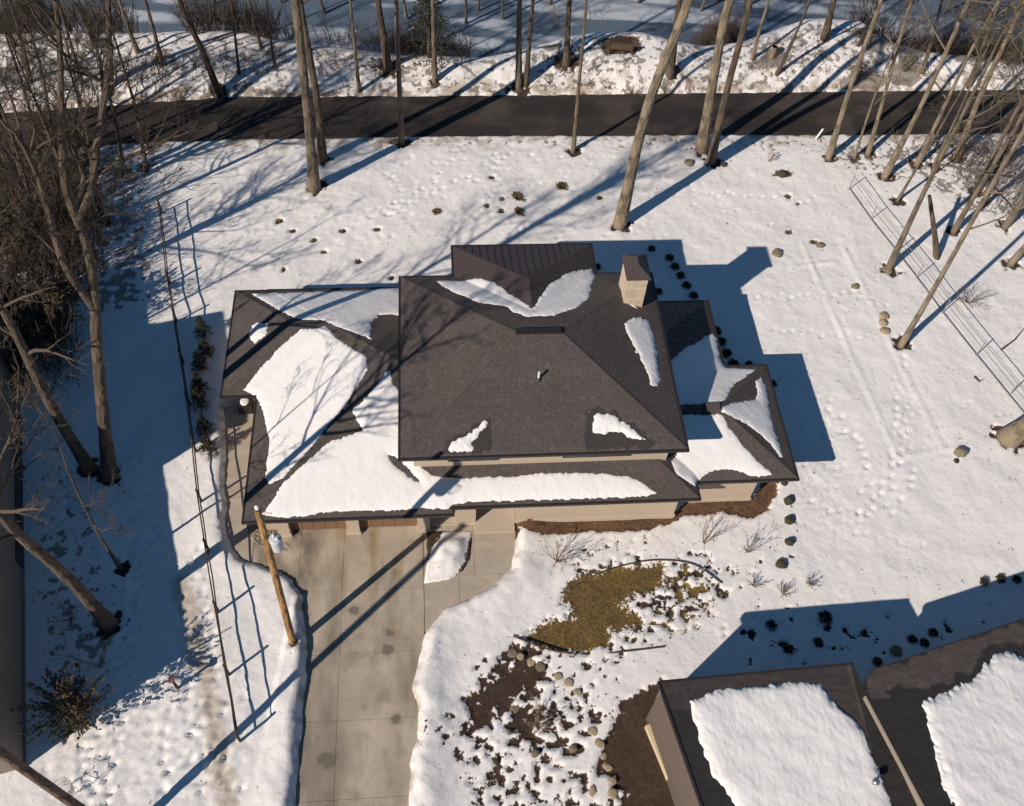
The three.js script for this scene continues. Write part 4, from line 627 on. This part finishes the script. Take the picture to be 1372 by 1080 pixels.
// neighbouring house beyond the left edge: its wall shows and its shade covers the side yard
{
  const Z = L(-21.84, -18.25), bk = L(-26.14, -.05), g = thing('left_house', 'grey house along the shaded drive with a dark band at its foot', 'house', Z), d = bk.clone().sub(Z).normalize(); g.rotation.y = Math.atan2(-d.x, -d.z);  // local -z runs along the wall
  const gb = (n, x0, x1, z0, z1, h0, h1, m) => { const o = mesh(n, boxUV(x1 - x0, h1 - h0, z1 - z0), m, g); o.position.set((x0 + x1) / 2, (h0 + h1) / 2, -(z0 + z1) / 2); return o; };
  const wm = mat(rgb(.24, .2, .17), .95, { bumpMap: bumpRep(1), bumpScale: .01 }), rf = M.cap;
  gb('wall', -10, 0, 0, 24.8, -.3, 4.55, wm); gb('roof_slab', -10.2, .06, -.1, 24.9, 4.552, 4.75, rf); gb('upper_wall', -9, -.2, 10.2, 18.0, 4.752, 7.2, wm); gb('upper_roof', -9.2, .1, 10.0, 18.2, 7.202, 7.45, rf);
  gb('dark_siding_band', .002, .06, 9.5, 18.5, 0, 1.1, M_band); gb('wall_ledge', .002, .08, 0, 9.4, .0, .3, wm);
  for (const z of []) { const w = gb('window', .07, .1, z, z + 1.4, 1.6, 2.8, M.frame); const p = mesh('pane', new THREE.BoxGeometry(.01, 1.08, 1.28), M.glass, w); p.position.x = .02; }
  snowOn('snow on the low flat roof of the grey house', () => 4.75, [[-9.8, .4], [-.5, .4], [-.5, 10], [-9.8, 10]], { frame: g, res: .2, depth: .15 });
}

// ------------------------------------------------------------------ utility poles
const poleMat = bark([.34, .2, .085], .1), poleDark = bark([.13, .09, .065], .1);
{
  const b = GT(392, 860), tp = G(345, 682, 10.7), o = b.clone(), t = thing('utility_pole', 'honey brown wooden utility pole with a grey transformer beside the driveway', 'utility pole', o); b.y -= .2;
  mesh('pole', new TB().tube([b, b.clone().lerp(tp, .3), b.clone().lerp(tp, .7), tp], [.17, .16, .145, .135], 14).geo(o), poleMat, t);
  const at = (h) => b.clone().lerp(tp, (h - b.y) / (tp.y - b.y)).sub(o), q = at(8.5), gm = mat(rgb(.50, .54, .58), .45);
  const c = mesh('transformer', new THREE.LatheGeometry([[0, -.45], [.2, -.44], [.235, -.38], [.235, .3], [.25, .33], [.25, .38], [.2, .43], [.0, .47]].map(([x, y]) => new THREE.Vector2(x, y)), 22), gm, t); c.position.copy(q).add(V(.42, 0, .03));
  for (const [x, z] of [[.1, .05], [-.08, -.08]]) { const i = mesh('bushing', new THREE.LatheGeometry([[.04, 0], [.06, .04], [.035, .07], [.06, .11], [.03, .15], [.0, .2]].map(([a, y]) => new THREE.Vector2(a, y)), 12), M.white, c); i.position.set(x, .42, z); }
  const br = bar('bracket', q.clone().add(V(.1, .15, 0)), q.clone().add(V(.24, .15, .02)), .1, .3, M.steel, t);
  const cap = mesh('top_insulator', new THREE.LatheGeometry([[.05, 0], [.1, .05], [.06, .1], [.1, .15], [.05, .22], [0, .24]].map(([a, y]) => new THREE.Vector2(a, y)), 14), M.white, t); cap.position.copy(at(10.7)); const arm = bar('insulator_arm', at(10.45).add(V(-.1, 0, 0)), at(10.45).add(V(.5, .02, 0)), .08, .08, M.white, t);
  for (let k = 0; k < 3; k++) { const l = []; for (let s = 0; s <= 14; s++) { const a = s / 14 * 6.1; l.push(q.clone().add(V(.72 + .2 * Math.sin(a) + k * .07, -.1 + .26 * Math.cos(a), .05 + k * .05))); } mesh('wire_loop', new TB().tube(l, l.map(() => .013), 5).geo(), M.wire, t); }
}
{
  const LEAN = WD.clone().multiplyScalar(-1.7).addScaledVector(DD, 1.15), b = L(-17.25, -21.31), t = thing('utility_pole', 'dark weathered wooden pole beside the tracks at the lower yard corner', 'utility pole', b.clone()); 
  mesh('pole', new TB().tube([V(0, -.3, 0), V(LEAN.x * .42, 5, LEAN.z * .42), V(LEAN.x, 12.3, LEAN.z)], [.2, .18, .15], 14).geo(), poleDark, t);
}

// ------------------------------------------------------------------ fences
{
  const P = [[217, 285], [228, 380], [237, 431], [246, 486], [255, 543], [263, 605], [270, 672], [280, 738], [293, 820], [307, 904], [322, 993]].map(([x, y]) => GT(x, y)), t = thing('rail_fence', 'dark two rail wooden fence along the left side yard', 'fence', P[0].clone());
  P.forEach((p, i) => { const o = mesh('post', new THREE.CylinderGeometry(.06, .07, 1.45, 8), M.darkwood, t); o.position.copy(p).sub(P[0]).add(V(0, .5, 0)); if (!i) return; const a = P[i - 1]; for (const h of [.5, 1.05]) { const x = a.clone().sub(P[0]), y = p.clone().sub(P[0]); x.y += h; y.y += h; const m = x.clone().lerp(y, .5).add(V(rr(-.04, .04), -.05, 0)); mesh('rail', new TB().tube([x, m, y], [.036, .033, .036], 6).geo(), M.darkwood, t); } });
}
{
  const P = [[1137, 254], [1166, 295], [1200, 338], [1227, 373], [1262, 420], [1307, 477], [1351, 531], [1385, 572]].map(([x, y]) => GT(x, y)), t = thing('wire_fence', 'low grey wire fence with thin posts running down the right yard', 'fence', P[0].clone());
  P.forEach((p, i) => { const o = mesh('post', new THREE.CylinderGeometry(.03, .03, 1.35, 8), M.wire, t); o.position.copy(p).sub(P[0]).add(V(0, .55, 0)); if (!i) return; const a = P[i - 1]; for (const [h, r] of [[.12, .025], [.5, .008], [.85, .008], [1.18, .022]]) { const x = a.clone().sub(P[0]), y = p.clone().sub(P[0]); x.y += h; y.y += h; mesh(r > .01 ? 'rail' : 'wire', new TB().tube([x, y], [r, r], 5).geo(), M.wire, t); } });
}

// ------------------------------------------------------------------ yard things
seed = 777;
rock('boulder', 'round tan boulder alone in the open snow of the right yard', 1286, 607, .38, .85, M.rock);
rock('boulder', 'small dark rock beside the round tan boulder', 1281, 618, .16, .7, M.rockDark);
[[1184, 424], [1183, 433], [1185, 444]].forEach(([x, y]) => rock('boulder', 'tan stone in a short row of three inside the wire fence', x, y, .3, .5, M.flag, 'row of three tan stones'));
rock('boulder', 'brown mossy rock in the snow beside the leaning pair of road trees', 1048, 234, .35, .7, M.rockDark); rock('boulder', 'small grey boulder at the foot of the close tree pair', 923, 219, .32, .7, M.rock); rock('boulder', 'small dark rock just right of the close tree pair', 970, 221, .24, .7, M.rockDark);
rock('boulder', 'pale flat stone left of the tan clump behind the house', 1099, 329, .3, .5, M.rock); rock('boulder', 'grey stone heap beside the shadow of the chimney', 1041, 340, .36, .5, M.rock); rock('boulder', 'small tan stone above the row of three stones', 1146, 384, .24, .6, M.rock); rock('boulder', 'brown rock under the leaning tree by the wire fence', 1189, 363, .3, .7, M.rock);
[[1057, 671], [1057, 698], [1057, 727], [1046, 757]].forEach(([x, y]) => rock('boulder', 'dark green grey boulder in the line off the right wing corner', x, y, .27, .85, M.boulderGreen, 'line of dark boulders'));
rock('boulder', 'dark rock at the end of the brown mulch bed', 1050, 648, .2, .7, M.rockDark); rock('boulder', 'single stone in the blue shade behind the lower right roof', 1200, 873, .3, .7, M.rock);
rock('boulder', 'tan edge stone poking from the snowbank into the driveway', 545, 914, .3, .45, M.flag);
[[687, 875], [697, 881], [712, 887], [724, 893], [748, 906], [762, 914], [690, 949], [774, 928]].forEach(([x, y], i) => rock('flagstone', 'tan flat stone edging the dark mulch below the dead grass', x, y, rr(.17, .26), .28, i % 3 ? M.flag : M.rock, 'flat stones around the mulch'));
[[683, 983], [717, 1010], [724, 964], [665, 1021], [768, 1003]].forEach(([x, y], i) => rock('boulder', 'rounded tan boulder in the speckled snow below the mulch bed', x, y, rr(.19, .27), .6, i === 3 ? M.rockDark : M.rock, 'boulders below the mulch bed'));
[[794, 980], [803, 996], [808, 1013], [814, 1028], [820, 1046], [821, 1064], [794, 1060]].forEach(([x, y], i) => rock('flagstone', 'tan stone bordering the brown bed of the lower right house', x, y, rr(.17, .26), .3, M.flag, 'border stones of the brown bed'));
// clipped shrubs along the house
const boxProto = leaves(520, () => { const d = V(rr(-1, 1), rr(-.2, 1), rr(-1, 1)).normalize(); return [d.clone().multiplyScalar(rr(.25, .95)), d]; }, .26);
function ball(label, px, py, r, group, name = 'round_shrub') { const o = mesh(name, boxProto, M.boxwood); o.position.copy(GT(px, py)); o.scale.set(r, r * .95, r); o.rotation.y = rr(0, 6); return top(o, name, label, 'shrub', group); }
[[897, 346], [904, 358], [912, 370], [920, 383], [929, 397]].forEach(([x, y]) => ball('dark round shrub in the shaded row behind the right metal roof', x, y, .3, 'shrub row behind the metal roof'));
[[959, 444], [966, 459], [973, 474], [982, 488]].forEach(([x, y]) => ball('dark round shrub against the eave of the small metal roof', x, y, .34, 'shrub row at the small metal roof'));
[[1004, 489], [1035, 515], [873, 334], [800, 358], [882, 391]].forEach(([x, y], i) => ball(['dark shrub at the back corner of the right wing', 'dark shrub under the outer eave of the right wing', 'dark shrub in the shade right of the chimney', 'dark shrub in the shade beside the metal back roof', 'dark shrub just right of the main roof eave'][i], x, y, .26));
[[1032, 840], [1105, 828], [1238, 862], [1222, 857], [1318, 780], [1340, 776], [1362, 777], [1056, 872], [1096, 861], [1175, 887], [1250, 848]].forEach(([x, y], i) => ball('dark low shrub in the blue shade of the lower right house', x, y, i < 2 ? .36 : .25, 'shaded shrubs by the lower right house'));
// tussocks of dead grass through the back lawn snow
seed = 4242; const tuftGeo = leaves(150, () => { const a = rr(0, 6.28), s = Math.sqrt(rnd()); return [V(Math.cos(a) * s * .55, rr(0, .1), Math.sin(a) * s * .35), V(Math.cos(a) * .6, 1, Math.sin(a) * .6)]; }, .3);
TUFTS.forEach(([x, y], i) => { const o = mesh('grass_tuft', tuftGeo, M.tuft); o.position.copy(GT(x, y)); const ts = rr(.45, .8); o.scale.set(ts * rr(.8, 1.5), ts * .5, ts); o.rotation.y = rr(0, 6); top(o, 'grass_tuft', 'brown dead grass tuft poking through the snow of the back lawn', 'grass tuft', 'grass tufts on the back lawn'); });
// evergreens
seed = 99;
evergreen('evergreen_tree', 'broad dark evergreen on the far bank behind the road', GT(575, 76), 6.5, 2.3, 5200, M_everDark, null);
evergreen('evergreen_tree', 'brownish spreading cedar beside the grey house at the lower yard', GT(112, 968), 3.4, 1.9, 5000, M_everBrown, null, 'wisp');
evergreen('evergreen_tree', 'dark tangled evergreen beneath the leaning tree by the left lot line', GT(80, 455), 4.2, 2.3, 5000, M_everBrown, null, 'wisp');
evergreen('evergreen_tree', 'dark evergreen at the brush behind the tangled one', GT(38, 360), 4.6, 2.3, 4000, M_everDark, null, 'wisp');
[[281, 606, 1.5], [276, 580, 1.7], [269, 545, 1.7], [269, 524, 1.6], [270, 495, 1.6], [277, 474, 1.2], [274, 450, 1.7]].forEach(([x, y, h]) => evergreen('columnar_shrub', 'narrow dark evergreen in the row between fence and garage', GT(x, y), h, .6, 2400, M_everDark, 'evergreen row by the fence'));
[[1150, 62, 1.6, 1.3], [1176, 50, 1.8, 1.5], [1212, 95, 1.4, 1.1], [1150, 104, 1.1, 1.3], [1215, 62, 1.8, 1.5], [1260, 72, 1.8, 1.6], [1310, 80, 1.8, 1.7], [1350, 86, 1.8, 1.7]].forEach(([x, y, h, r]) => evergreen('brown_bush', 'brown green bush on the right bank across the road', GT(x, y), h, r, 1500, M_everBrown, 'bushes on the right bank', 'round'));
// bare shrubs
seed = 31;
bareShrub('pale many stemmed bare shrub in the snow before the front wall', GT(746, 752), 1.5, 11, .55); bareShrub('bare shrub in a dark hole before the right wing', GT(943, 728), 1.4, 6, .35); bareShrub('bare shrub at the end of the boulder line', GT(1002, 740), 1.3, 6, .35);
bareShrub('twiggy shrub in the middle of the dark mulch patch', GT(722, 968), 1.1, 12, .7, M.flag);
[[1010, 784], [1048, 796], [1085, 782]].forEach(([x, y]) => bareShrub('small brown twiggy shrub at the edge of the blue shade', GT(x, y), .6, 9, .8, M.tuft, 'twiggy shrubs at the shade edge'));
[[735, 112], [775, 114], [812, 113], [852, 113], [893, 113]].forEach(([x, y]) => bareShrub('small brown shrub in the row along the far road edge', GT(x, y), .8, 7, .7, M.tuft, 'small shrubs along the far road edge'));
bareShrub('brown bushy clump beside the wire fence and leaning tree', GT(1297, 405), 1.3, 14, .8, M.twig); bareShrub('reddish bare shrub by the road left of the white stake', GT(1030, 216), .9, 6, .6); bareShrub('thin stemmed shrub in the shaded snow above the cedar', GT(136, 893), 2.2, 4, .5);
bareShrub('low shrub in the snow at the foot of the leaning brown tree', GT(95, 830), 1.2, 8, .8);
// undergrowth thickets: brush nobody could count
function thicket(name, label, region, n, h, m, seedN, gap = 0) {
  seed = seedN; const tb = new TB(), q = gpoly(region, .3), b = bbox(q, 0); let k = 0, guard = 0;
  while (k < n && guard++ < n * 30) { const x = rr(b[0], b[2]), z = rr(b[1], b[3]); if (sdf(q, x, z) < 0 || fbm(x * .22 + 50, z * .22, 2) < gap) continue; k++; const p = V(x, groundH(x, z, false) - .05, z), d = V(rr(-.5, .5), 1, rr(-.5, .5)).normalize(), l = h * rr(.5, 1.2), r = .007 + l * .0042; const e = p.clone().addScaledVector(d, l * .55), f = e.clone().addScaledVector(rdir(d, .4), l * .45); tb.tube([p, e, f], [r, r * .7, .003], 3); for (let s = 0; s < 4; s++) { const a = p.clone().lerp(e, rr(.4, 1)); tb.tube([a, a.clone().addScaledVector(rdir(d, .8), l * rr(.25, .5))], [r * .6, .003], 3); } }
  const o = mesh(name, tb.geo(), m); o.userData.kind = 'stuff'; o.userData.label = label; o.userData.category = 'brush'; o.name = numbered(name); scene.add(o);
}
const M_brushP = mat(rgb(.105, .075, .062), 1), M_brushB = mat(rgb(.075, .055, .04), 1);
thicket('brush', 'purple brown bare brush beyond the right bank', [[1150, 30], [1372, 60], [1420, 80], [1420, -40], [1150, -40]], 2200, 5.5, M_brushP, 5);
thicket('brush', 'dark bare brush on the crest of the left bank', [[-60, 52], [130, 46], [400, 62], [400, 40], [-60, 10]], 1300, 3.6, M_brushB, 6, .42);
thicket('brush', 'low brown brush along the crest behind the wooden bench', [[760, 46], [860, 44], [1000, 56], [1000, 30], [760, 20]], 500, 3, M_brushP, 7, .5);
thicket('brush', 'tangled brush around the dark trees by the left end of the road', [[-60, 230], [120, 215], [150, 330], [100, 420], [110, 520], [-60, 560]], 1500, 4.5, M_brushB, 8);
thicket('brush', 'thin brush along the far road edge on the left bank', [[-60, 150], [130, 130], [300, 112], [400, 108], [400, 90], [-60, 110]], 330, 2.4, M_brushB, 9);
thicket('brush', 'scrub along the right end of the road in the grove', [[1230, 190], [1372, 184], [1420, 184], [1420, 300], [1330, 290]], 330, 2.8, M_brushP, 10);
thicket('brush', 'sparse brown brush scattered over the far bank', [[400, 110], [700, 112], [1372, 104], [1372, 90], [1180, 66], [1090, 48], [950, 74], [820, 88], [700, 82], [560, 90], [400, 72]], 300, 1.6, M_brushP, 12, .5);
thicket('brush', 'thin dark brush along the crest behind the evergreen', [[400, 64], [560, 80], [700, 72], [760, 52], [760, 40], [400, 46]], 380, 2.8, M_brushB, 11, .52);
// lawn edging strips
[['curved dark metal edging below the dead grass', [[688, 853], [715, 865], [745, 873], [790, 877], [840, 873], [890, 867]]], ['curved dark metal edging above the dead grass', [[752, 795], [775, 783], [800, 770], [840, 757], [880, 751], [930, 757], [967, 782]]]].forEach(([lb, l]) => { const pts = dense(l.map(([x, y]) => GT(x, y).add(V(0, .05, 0))), .3), o = mesh('lawn_edging', new TB().tube(pts, pts.map(() => .035), 6).geo(pts[0]), M.darkwood); o.position.copy(pts[0]); top(o, 'lawn_edging', lb, 'edging'); });
// odds and ends
{ const p = G(331, 548, .02), t = thing('air_conditioner', 'snow capped grey air conditioner in the notch beside the garage', 'air conditioner', p); t.rotation.y = YAW; const b = mesh('casing', new THREE.BoxGeometry(.7, .7, .7), M.gutter, t); b.position.y = .37; const s = mesh('snow_cap', new THREE.IcosahedronGeometry(.3, 2), M.snow, t); s.scale.set(.8, .22, 1); s.position.y = .72; }
{ const p = GT(830, 71), t = thing('park_bench', 'brown wooden bench in a mulch ring on the far bank', 'bench', p); const w = mat(rgb(.1, .065, .04), .9); for (let k = 0; k < 4; k++) { const s = mesh('seat_slat', unit, w, t); s.scale.set(1.9, .05, .12); s.position.set(0, .46, -.2 + k * .14); } for (let k = 0; k < 3; k++) { const s = mesh('back_slat', unit, w, t); s.scale.set(1.9, .12, .05); s.position.set(0, .62 + k * .16, .32); } for (const x of [-.85, .85]) for (const z of [-.2, .3]) { const l = mesh('leg', unit, w, t); l.scale.set(.09, z > 0 ? 1 : .46, .09); l.position.set(x, z > 0 ? .5 : .23, z); } }
{ const b = GT(1093, 186), o = mesh('marker_stake', new TB().tube([V(0, 0, 0), V(.25, .9, 0)], [.07, .07], 8).geo(), M.white); o.position.copy(b); top(o, 'marker_stake', 'leaning white marker stake at the near road edge', 'stake'); }
{ const b = GT(238, 922), t = thing('garden_post', 'short dark post with a reddish top in the trodden snow', 'post', b); const p = mesh('post', new THREE.CylinderGeometry(.06, .07, 1.1, 8), M.darkwood, t); p.position.y = .5; const c = mesh('cap', new THREE.BoxGeometry(.2, .18, .28), mat(rgb(.25, .12, .09), .7), t); c.position.y = 1.1; }
{ const b = GT(92, 1062), t = thing('wire_plant_cage', 'round wire plant cage standing in the trampled snow', 'plant cage', b); for (let k = 0; k < 3; k++) { const r = mesh('ring', new THREE.TorusGeometry(.28 + k * .05, .012, 6, 28), M.wire, t); r.rotation.x = Math.PI / 2; r.position.y = .25 + k * .3; } for (let k = 0; k < 4; k++) { const a = k * Math.PI / 2; bar('stake', V(.27 * Math.cos(a), -.1, .27 * Math.sin(a)), V(.39 * Math.cos(a), .95, .39 * Math.sin(a)), .014, .014, M.wire, t); } }
{ const pts = chain(GT(1257, 346), [[1252, 310], [1245, 262]]), d = dense([pts[0].clone().add(V(0, -.2, 0)), ...pts.slice(1)], .4), o = mesh('dead_snag', new TB().tube(d, d.map((_, i) => .22 * (1 - .55 * i / d.length)), 9, .08).geo(pts[0]), BARK.dark); o.position.copy(pts[0]); top(o, 'dead_snag', 'dark broken snag leaning left beyond the wire fence', 'dead tree'); }
[[[1330, 250], [1350, 272], [1360, 285], 'thin fallen branch lying beyond the wire fence'], [[1305, 505], [1312, 512], [1318, 508], 'short dark fallen branch at the wire fence'], [[1340, 470], [1360, 455], [1372, 440], 'bare fallen branch at the right yard side']].forEach(([a, b, c, lb]) => { const pts = [a, b, c].map(([x, y]) => GT(x, y).add(V(0, .04, 0))), o = mesh('fallen_branch', new TB().tube(pts, [.06, .045, .02], 6).geo(pts[0]), BARK.dark); o.position.copy(pts[0]); top(o, 'fallen_branch', lb, 'branch'); });
{ const b = GT(1033, 76), o = mesh('tree_stump', new TB().tube([V(0, -.2, 0), V(0, .3, 0), V(.05, .9, 0)], [.42, .34, .26], 10, .1).geo(), BARK.pale); o.position.copy(b); top(o, 'tree_stump', 'pale broken stump in the brown patch of the right bank', 'stump'); }
// gravel in the bed beside the garage
{ seed = 61; const g = rockGeos[0].clone(); const b = bbox(gravelBed, 0), n = 420, im = new THREE.InstancedMesh(new THREE.IcosahedronGeometry(1, 0), mat(rgb(.30, .25, .2), .95), n), m = new THREE.Matrix4(); let k = 0, q = 0; while (k < n && q++ < 9000) { const x = rr(b[0], b[2]), z = rr(b[1], b[3]); if (sdf(gravelBed, x, z) < .05) continue; const s = rr(.03, .07); m.compose(V(x, .05, z), new THREE.Quaternion().setFromEuler(new THREE.Euler(rr(0, 3), rr(0, 3), 0)), V(s, s * .7, s)); im.setMatrixAt(k, m); im.setColorAt(k, new THREE.Color().setScalar(rr(.55, 1.25))); k++; } im.name = 'gravel'; im.castShadow = im.receiveShadow = true; im.userData = { kind: 'stuff', label: 'tan gravel in the small bed beside the garage', category: 'gravel' }; scene.add(im); }

// loose matter on the thawed ground: dead grass blades, bark chips
function scatter(name, label, category, geo, m, n, entry, kinds, sc, seedN) {
  seed = seedN; const im = new THREE.InstancedMesh(geo, m, n), mm = new THREE.Matrix4(), w = [0, 0, 0, 0], bs = entry.map((q) => bbox(q, .8)); let k = 0, guard = 0;
  while (k < n && guard++ < n * 14) { const e = bs[Math.floor(rnd() * bs.length)], x = rr(e[0], e[2]), z = rr(e[1], e[3]); bare(x, z, w); if (!kinds.some((i) => w[i] > .6)) continue; const s = rr(.6, 1.4) * sc; mm.compose(V(x, groundH(x, z) + .005, z), new THREE.Quaternion().setFromEuler(new THREE.Euler(rr(-.5, .5), rr(0, 6.28), rr(-.5, .5))), V(s, s, s)); im.setMatrixAt(k, mm); im.setColorAt(k, new THREE.Color().setScalar(rr(.45, 1.5))); k++; }
  im.count = k; im.name = name; im.castShadow = im.receiveShadow = true; im.userData = { kind: 'stuff', label, category }; scene.add(im);
}
seed = 5; const bladeGeo = leaves(7, () => [V(rr(-.6, .6), 0, rr(-.6, .6)), V(rr(-.9, .9), .8, rr(-.9, .9))], .9), chipGeo = new THREE.BoxGeometry(1, .3, .45);
scatter('dead_grass', 'matted brown dead grass of the thawed lawn oval', 'grass', bladeGeo, mat(rgb(.25, .175, .075), 1), 7000, [BARE[1].q], [1], .032, 71);
scatter('bark_chips', 'brown bark chips in the garden beds', 'bark chips', chipGeo, mat(rgb(.075, .047, .03), 1), 9000, [BARE[0].q, BARE[2].q, BARE[3].q], [0, 3], .035, 72);

// thin bare trees on the slope behind the far bank
seed = 2024; [[20, 62], [62, 48], [95, 40], [125, 58], [172, 36], [185, 70], [232, 30], [262, 46], [300, 40], [335, 30], [350, 64], [385, 40], [440, 52], [455, 34], [548, 60], [625, 66], [640, 50], [672, 60], [735, 40], [785, 34], [822, 30], [850, 38], [872, 28], [930, 50], [950, 36], [985, 44], [1048, 30], [1082, 22], [1135, 24], [1165, 36], [1195, 44], [1222, 30], [1245, 52], [1275, 44], [1298, 60], [1325, 48], [1345, 66], [1362, 52]].forEach(([x, y], i) => { const lx = (x - 620) * .05; TREES.push(['thin_tree', rr(3.5, 6), rr(10, 15), [[x, y], [x + lx * .45 + rr(-2, 2), y - 26], [x + lx + rr(-3, 3), y - 52]], ['dark', 'brown', 'grey'][i % 3], 6, 'thin bare tree in the thin wood behind the far bank']); });

// ------------------------------------------------------------------ trees
for (const t of TREES) {
  const r = makeTree(t, t[0] === 'sapling' || t[0] === 'brush_tree' ? .16 : (t[0] === 'old_tree' ? .28 : t[0] === 'slender_tree' ? .24 : .34));
  if (t[0] === 'thin_tree') r.t.userData.group = 'thin wood behind the far bank';
  if (t[5] === 0) {                                                          // the massive tree: explicit forks from the photograph
    const end = r.pts, near = (px, py) => { let b = end[0], d = 1e9; for (const p of end) { const v = p.clone().sub(camera.position), z = v.dot(fw), x = W / 2 + FOC * v.dot(rt) / z, y = HH / 2 - FOC * v.dot(up) / z, e = Math.hypot(x - px, y - py); if (e < d) { d = e; b = p; } } return b; };
    for (const [l, ra] of [[[[107, 300], [88, 250], [82, 160], [80, 60], [74, 0]], .19], [[[110, 292], [122, 250], [130, 190], [142, 120], [150, 60]], .2], [[[122, 262], [112, 235], [92, 190], [82, 140]], .13], [[[118, 405], [87, 355], [50, 235], [22, 180]], .2], [[[135, 240], [150, 222], [185, 205], [230, 185], [290, 165]], .1], [[[112, 300], [140, 288], [170, 285], [195, 295]], .06]]) {
      const c = chain(near(...l[0]), l.slice(1)); const d = dense(c, .8), tb = new TB().tube(d, d.map((_, i) => ra * (1 - .7 * i / d.length)), 8, .04); for (let k = 0; k < 7; k++) { const i = Math.floor(d.length * rr(.3, .97)); grow(tb, d[i], rdir(V(rr(-.8, .8), .8, rr(-.8, .8)), .3), rr(2, 4), ra * .3, 0, .05); } mesh('limb', tb.geo(r.o), BARK.dark, r.t);
    }
  }
}
renderer.render(scene, camera);
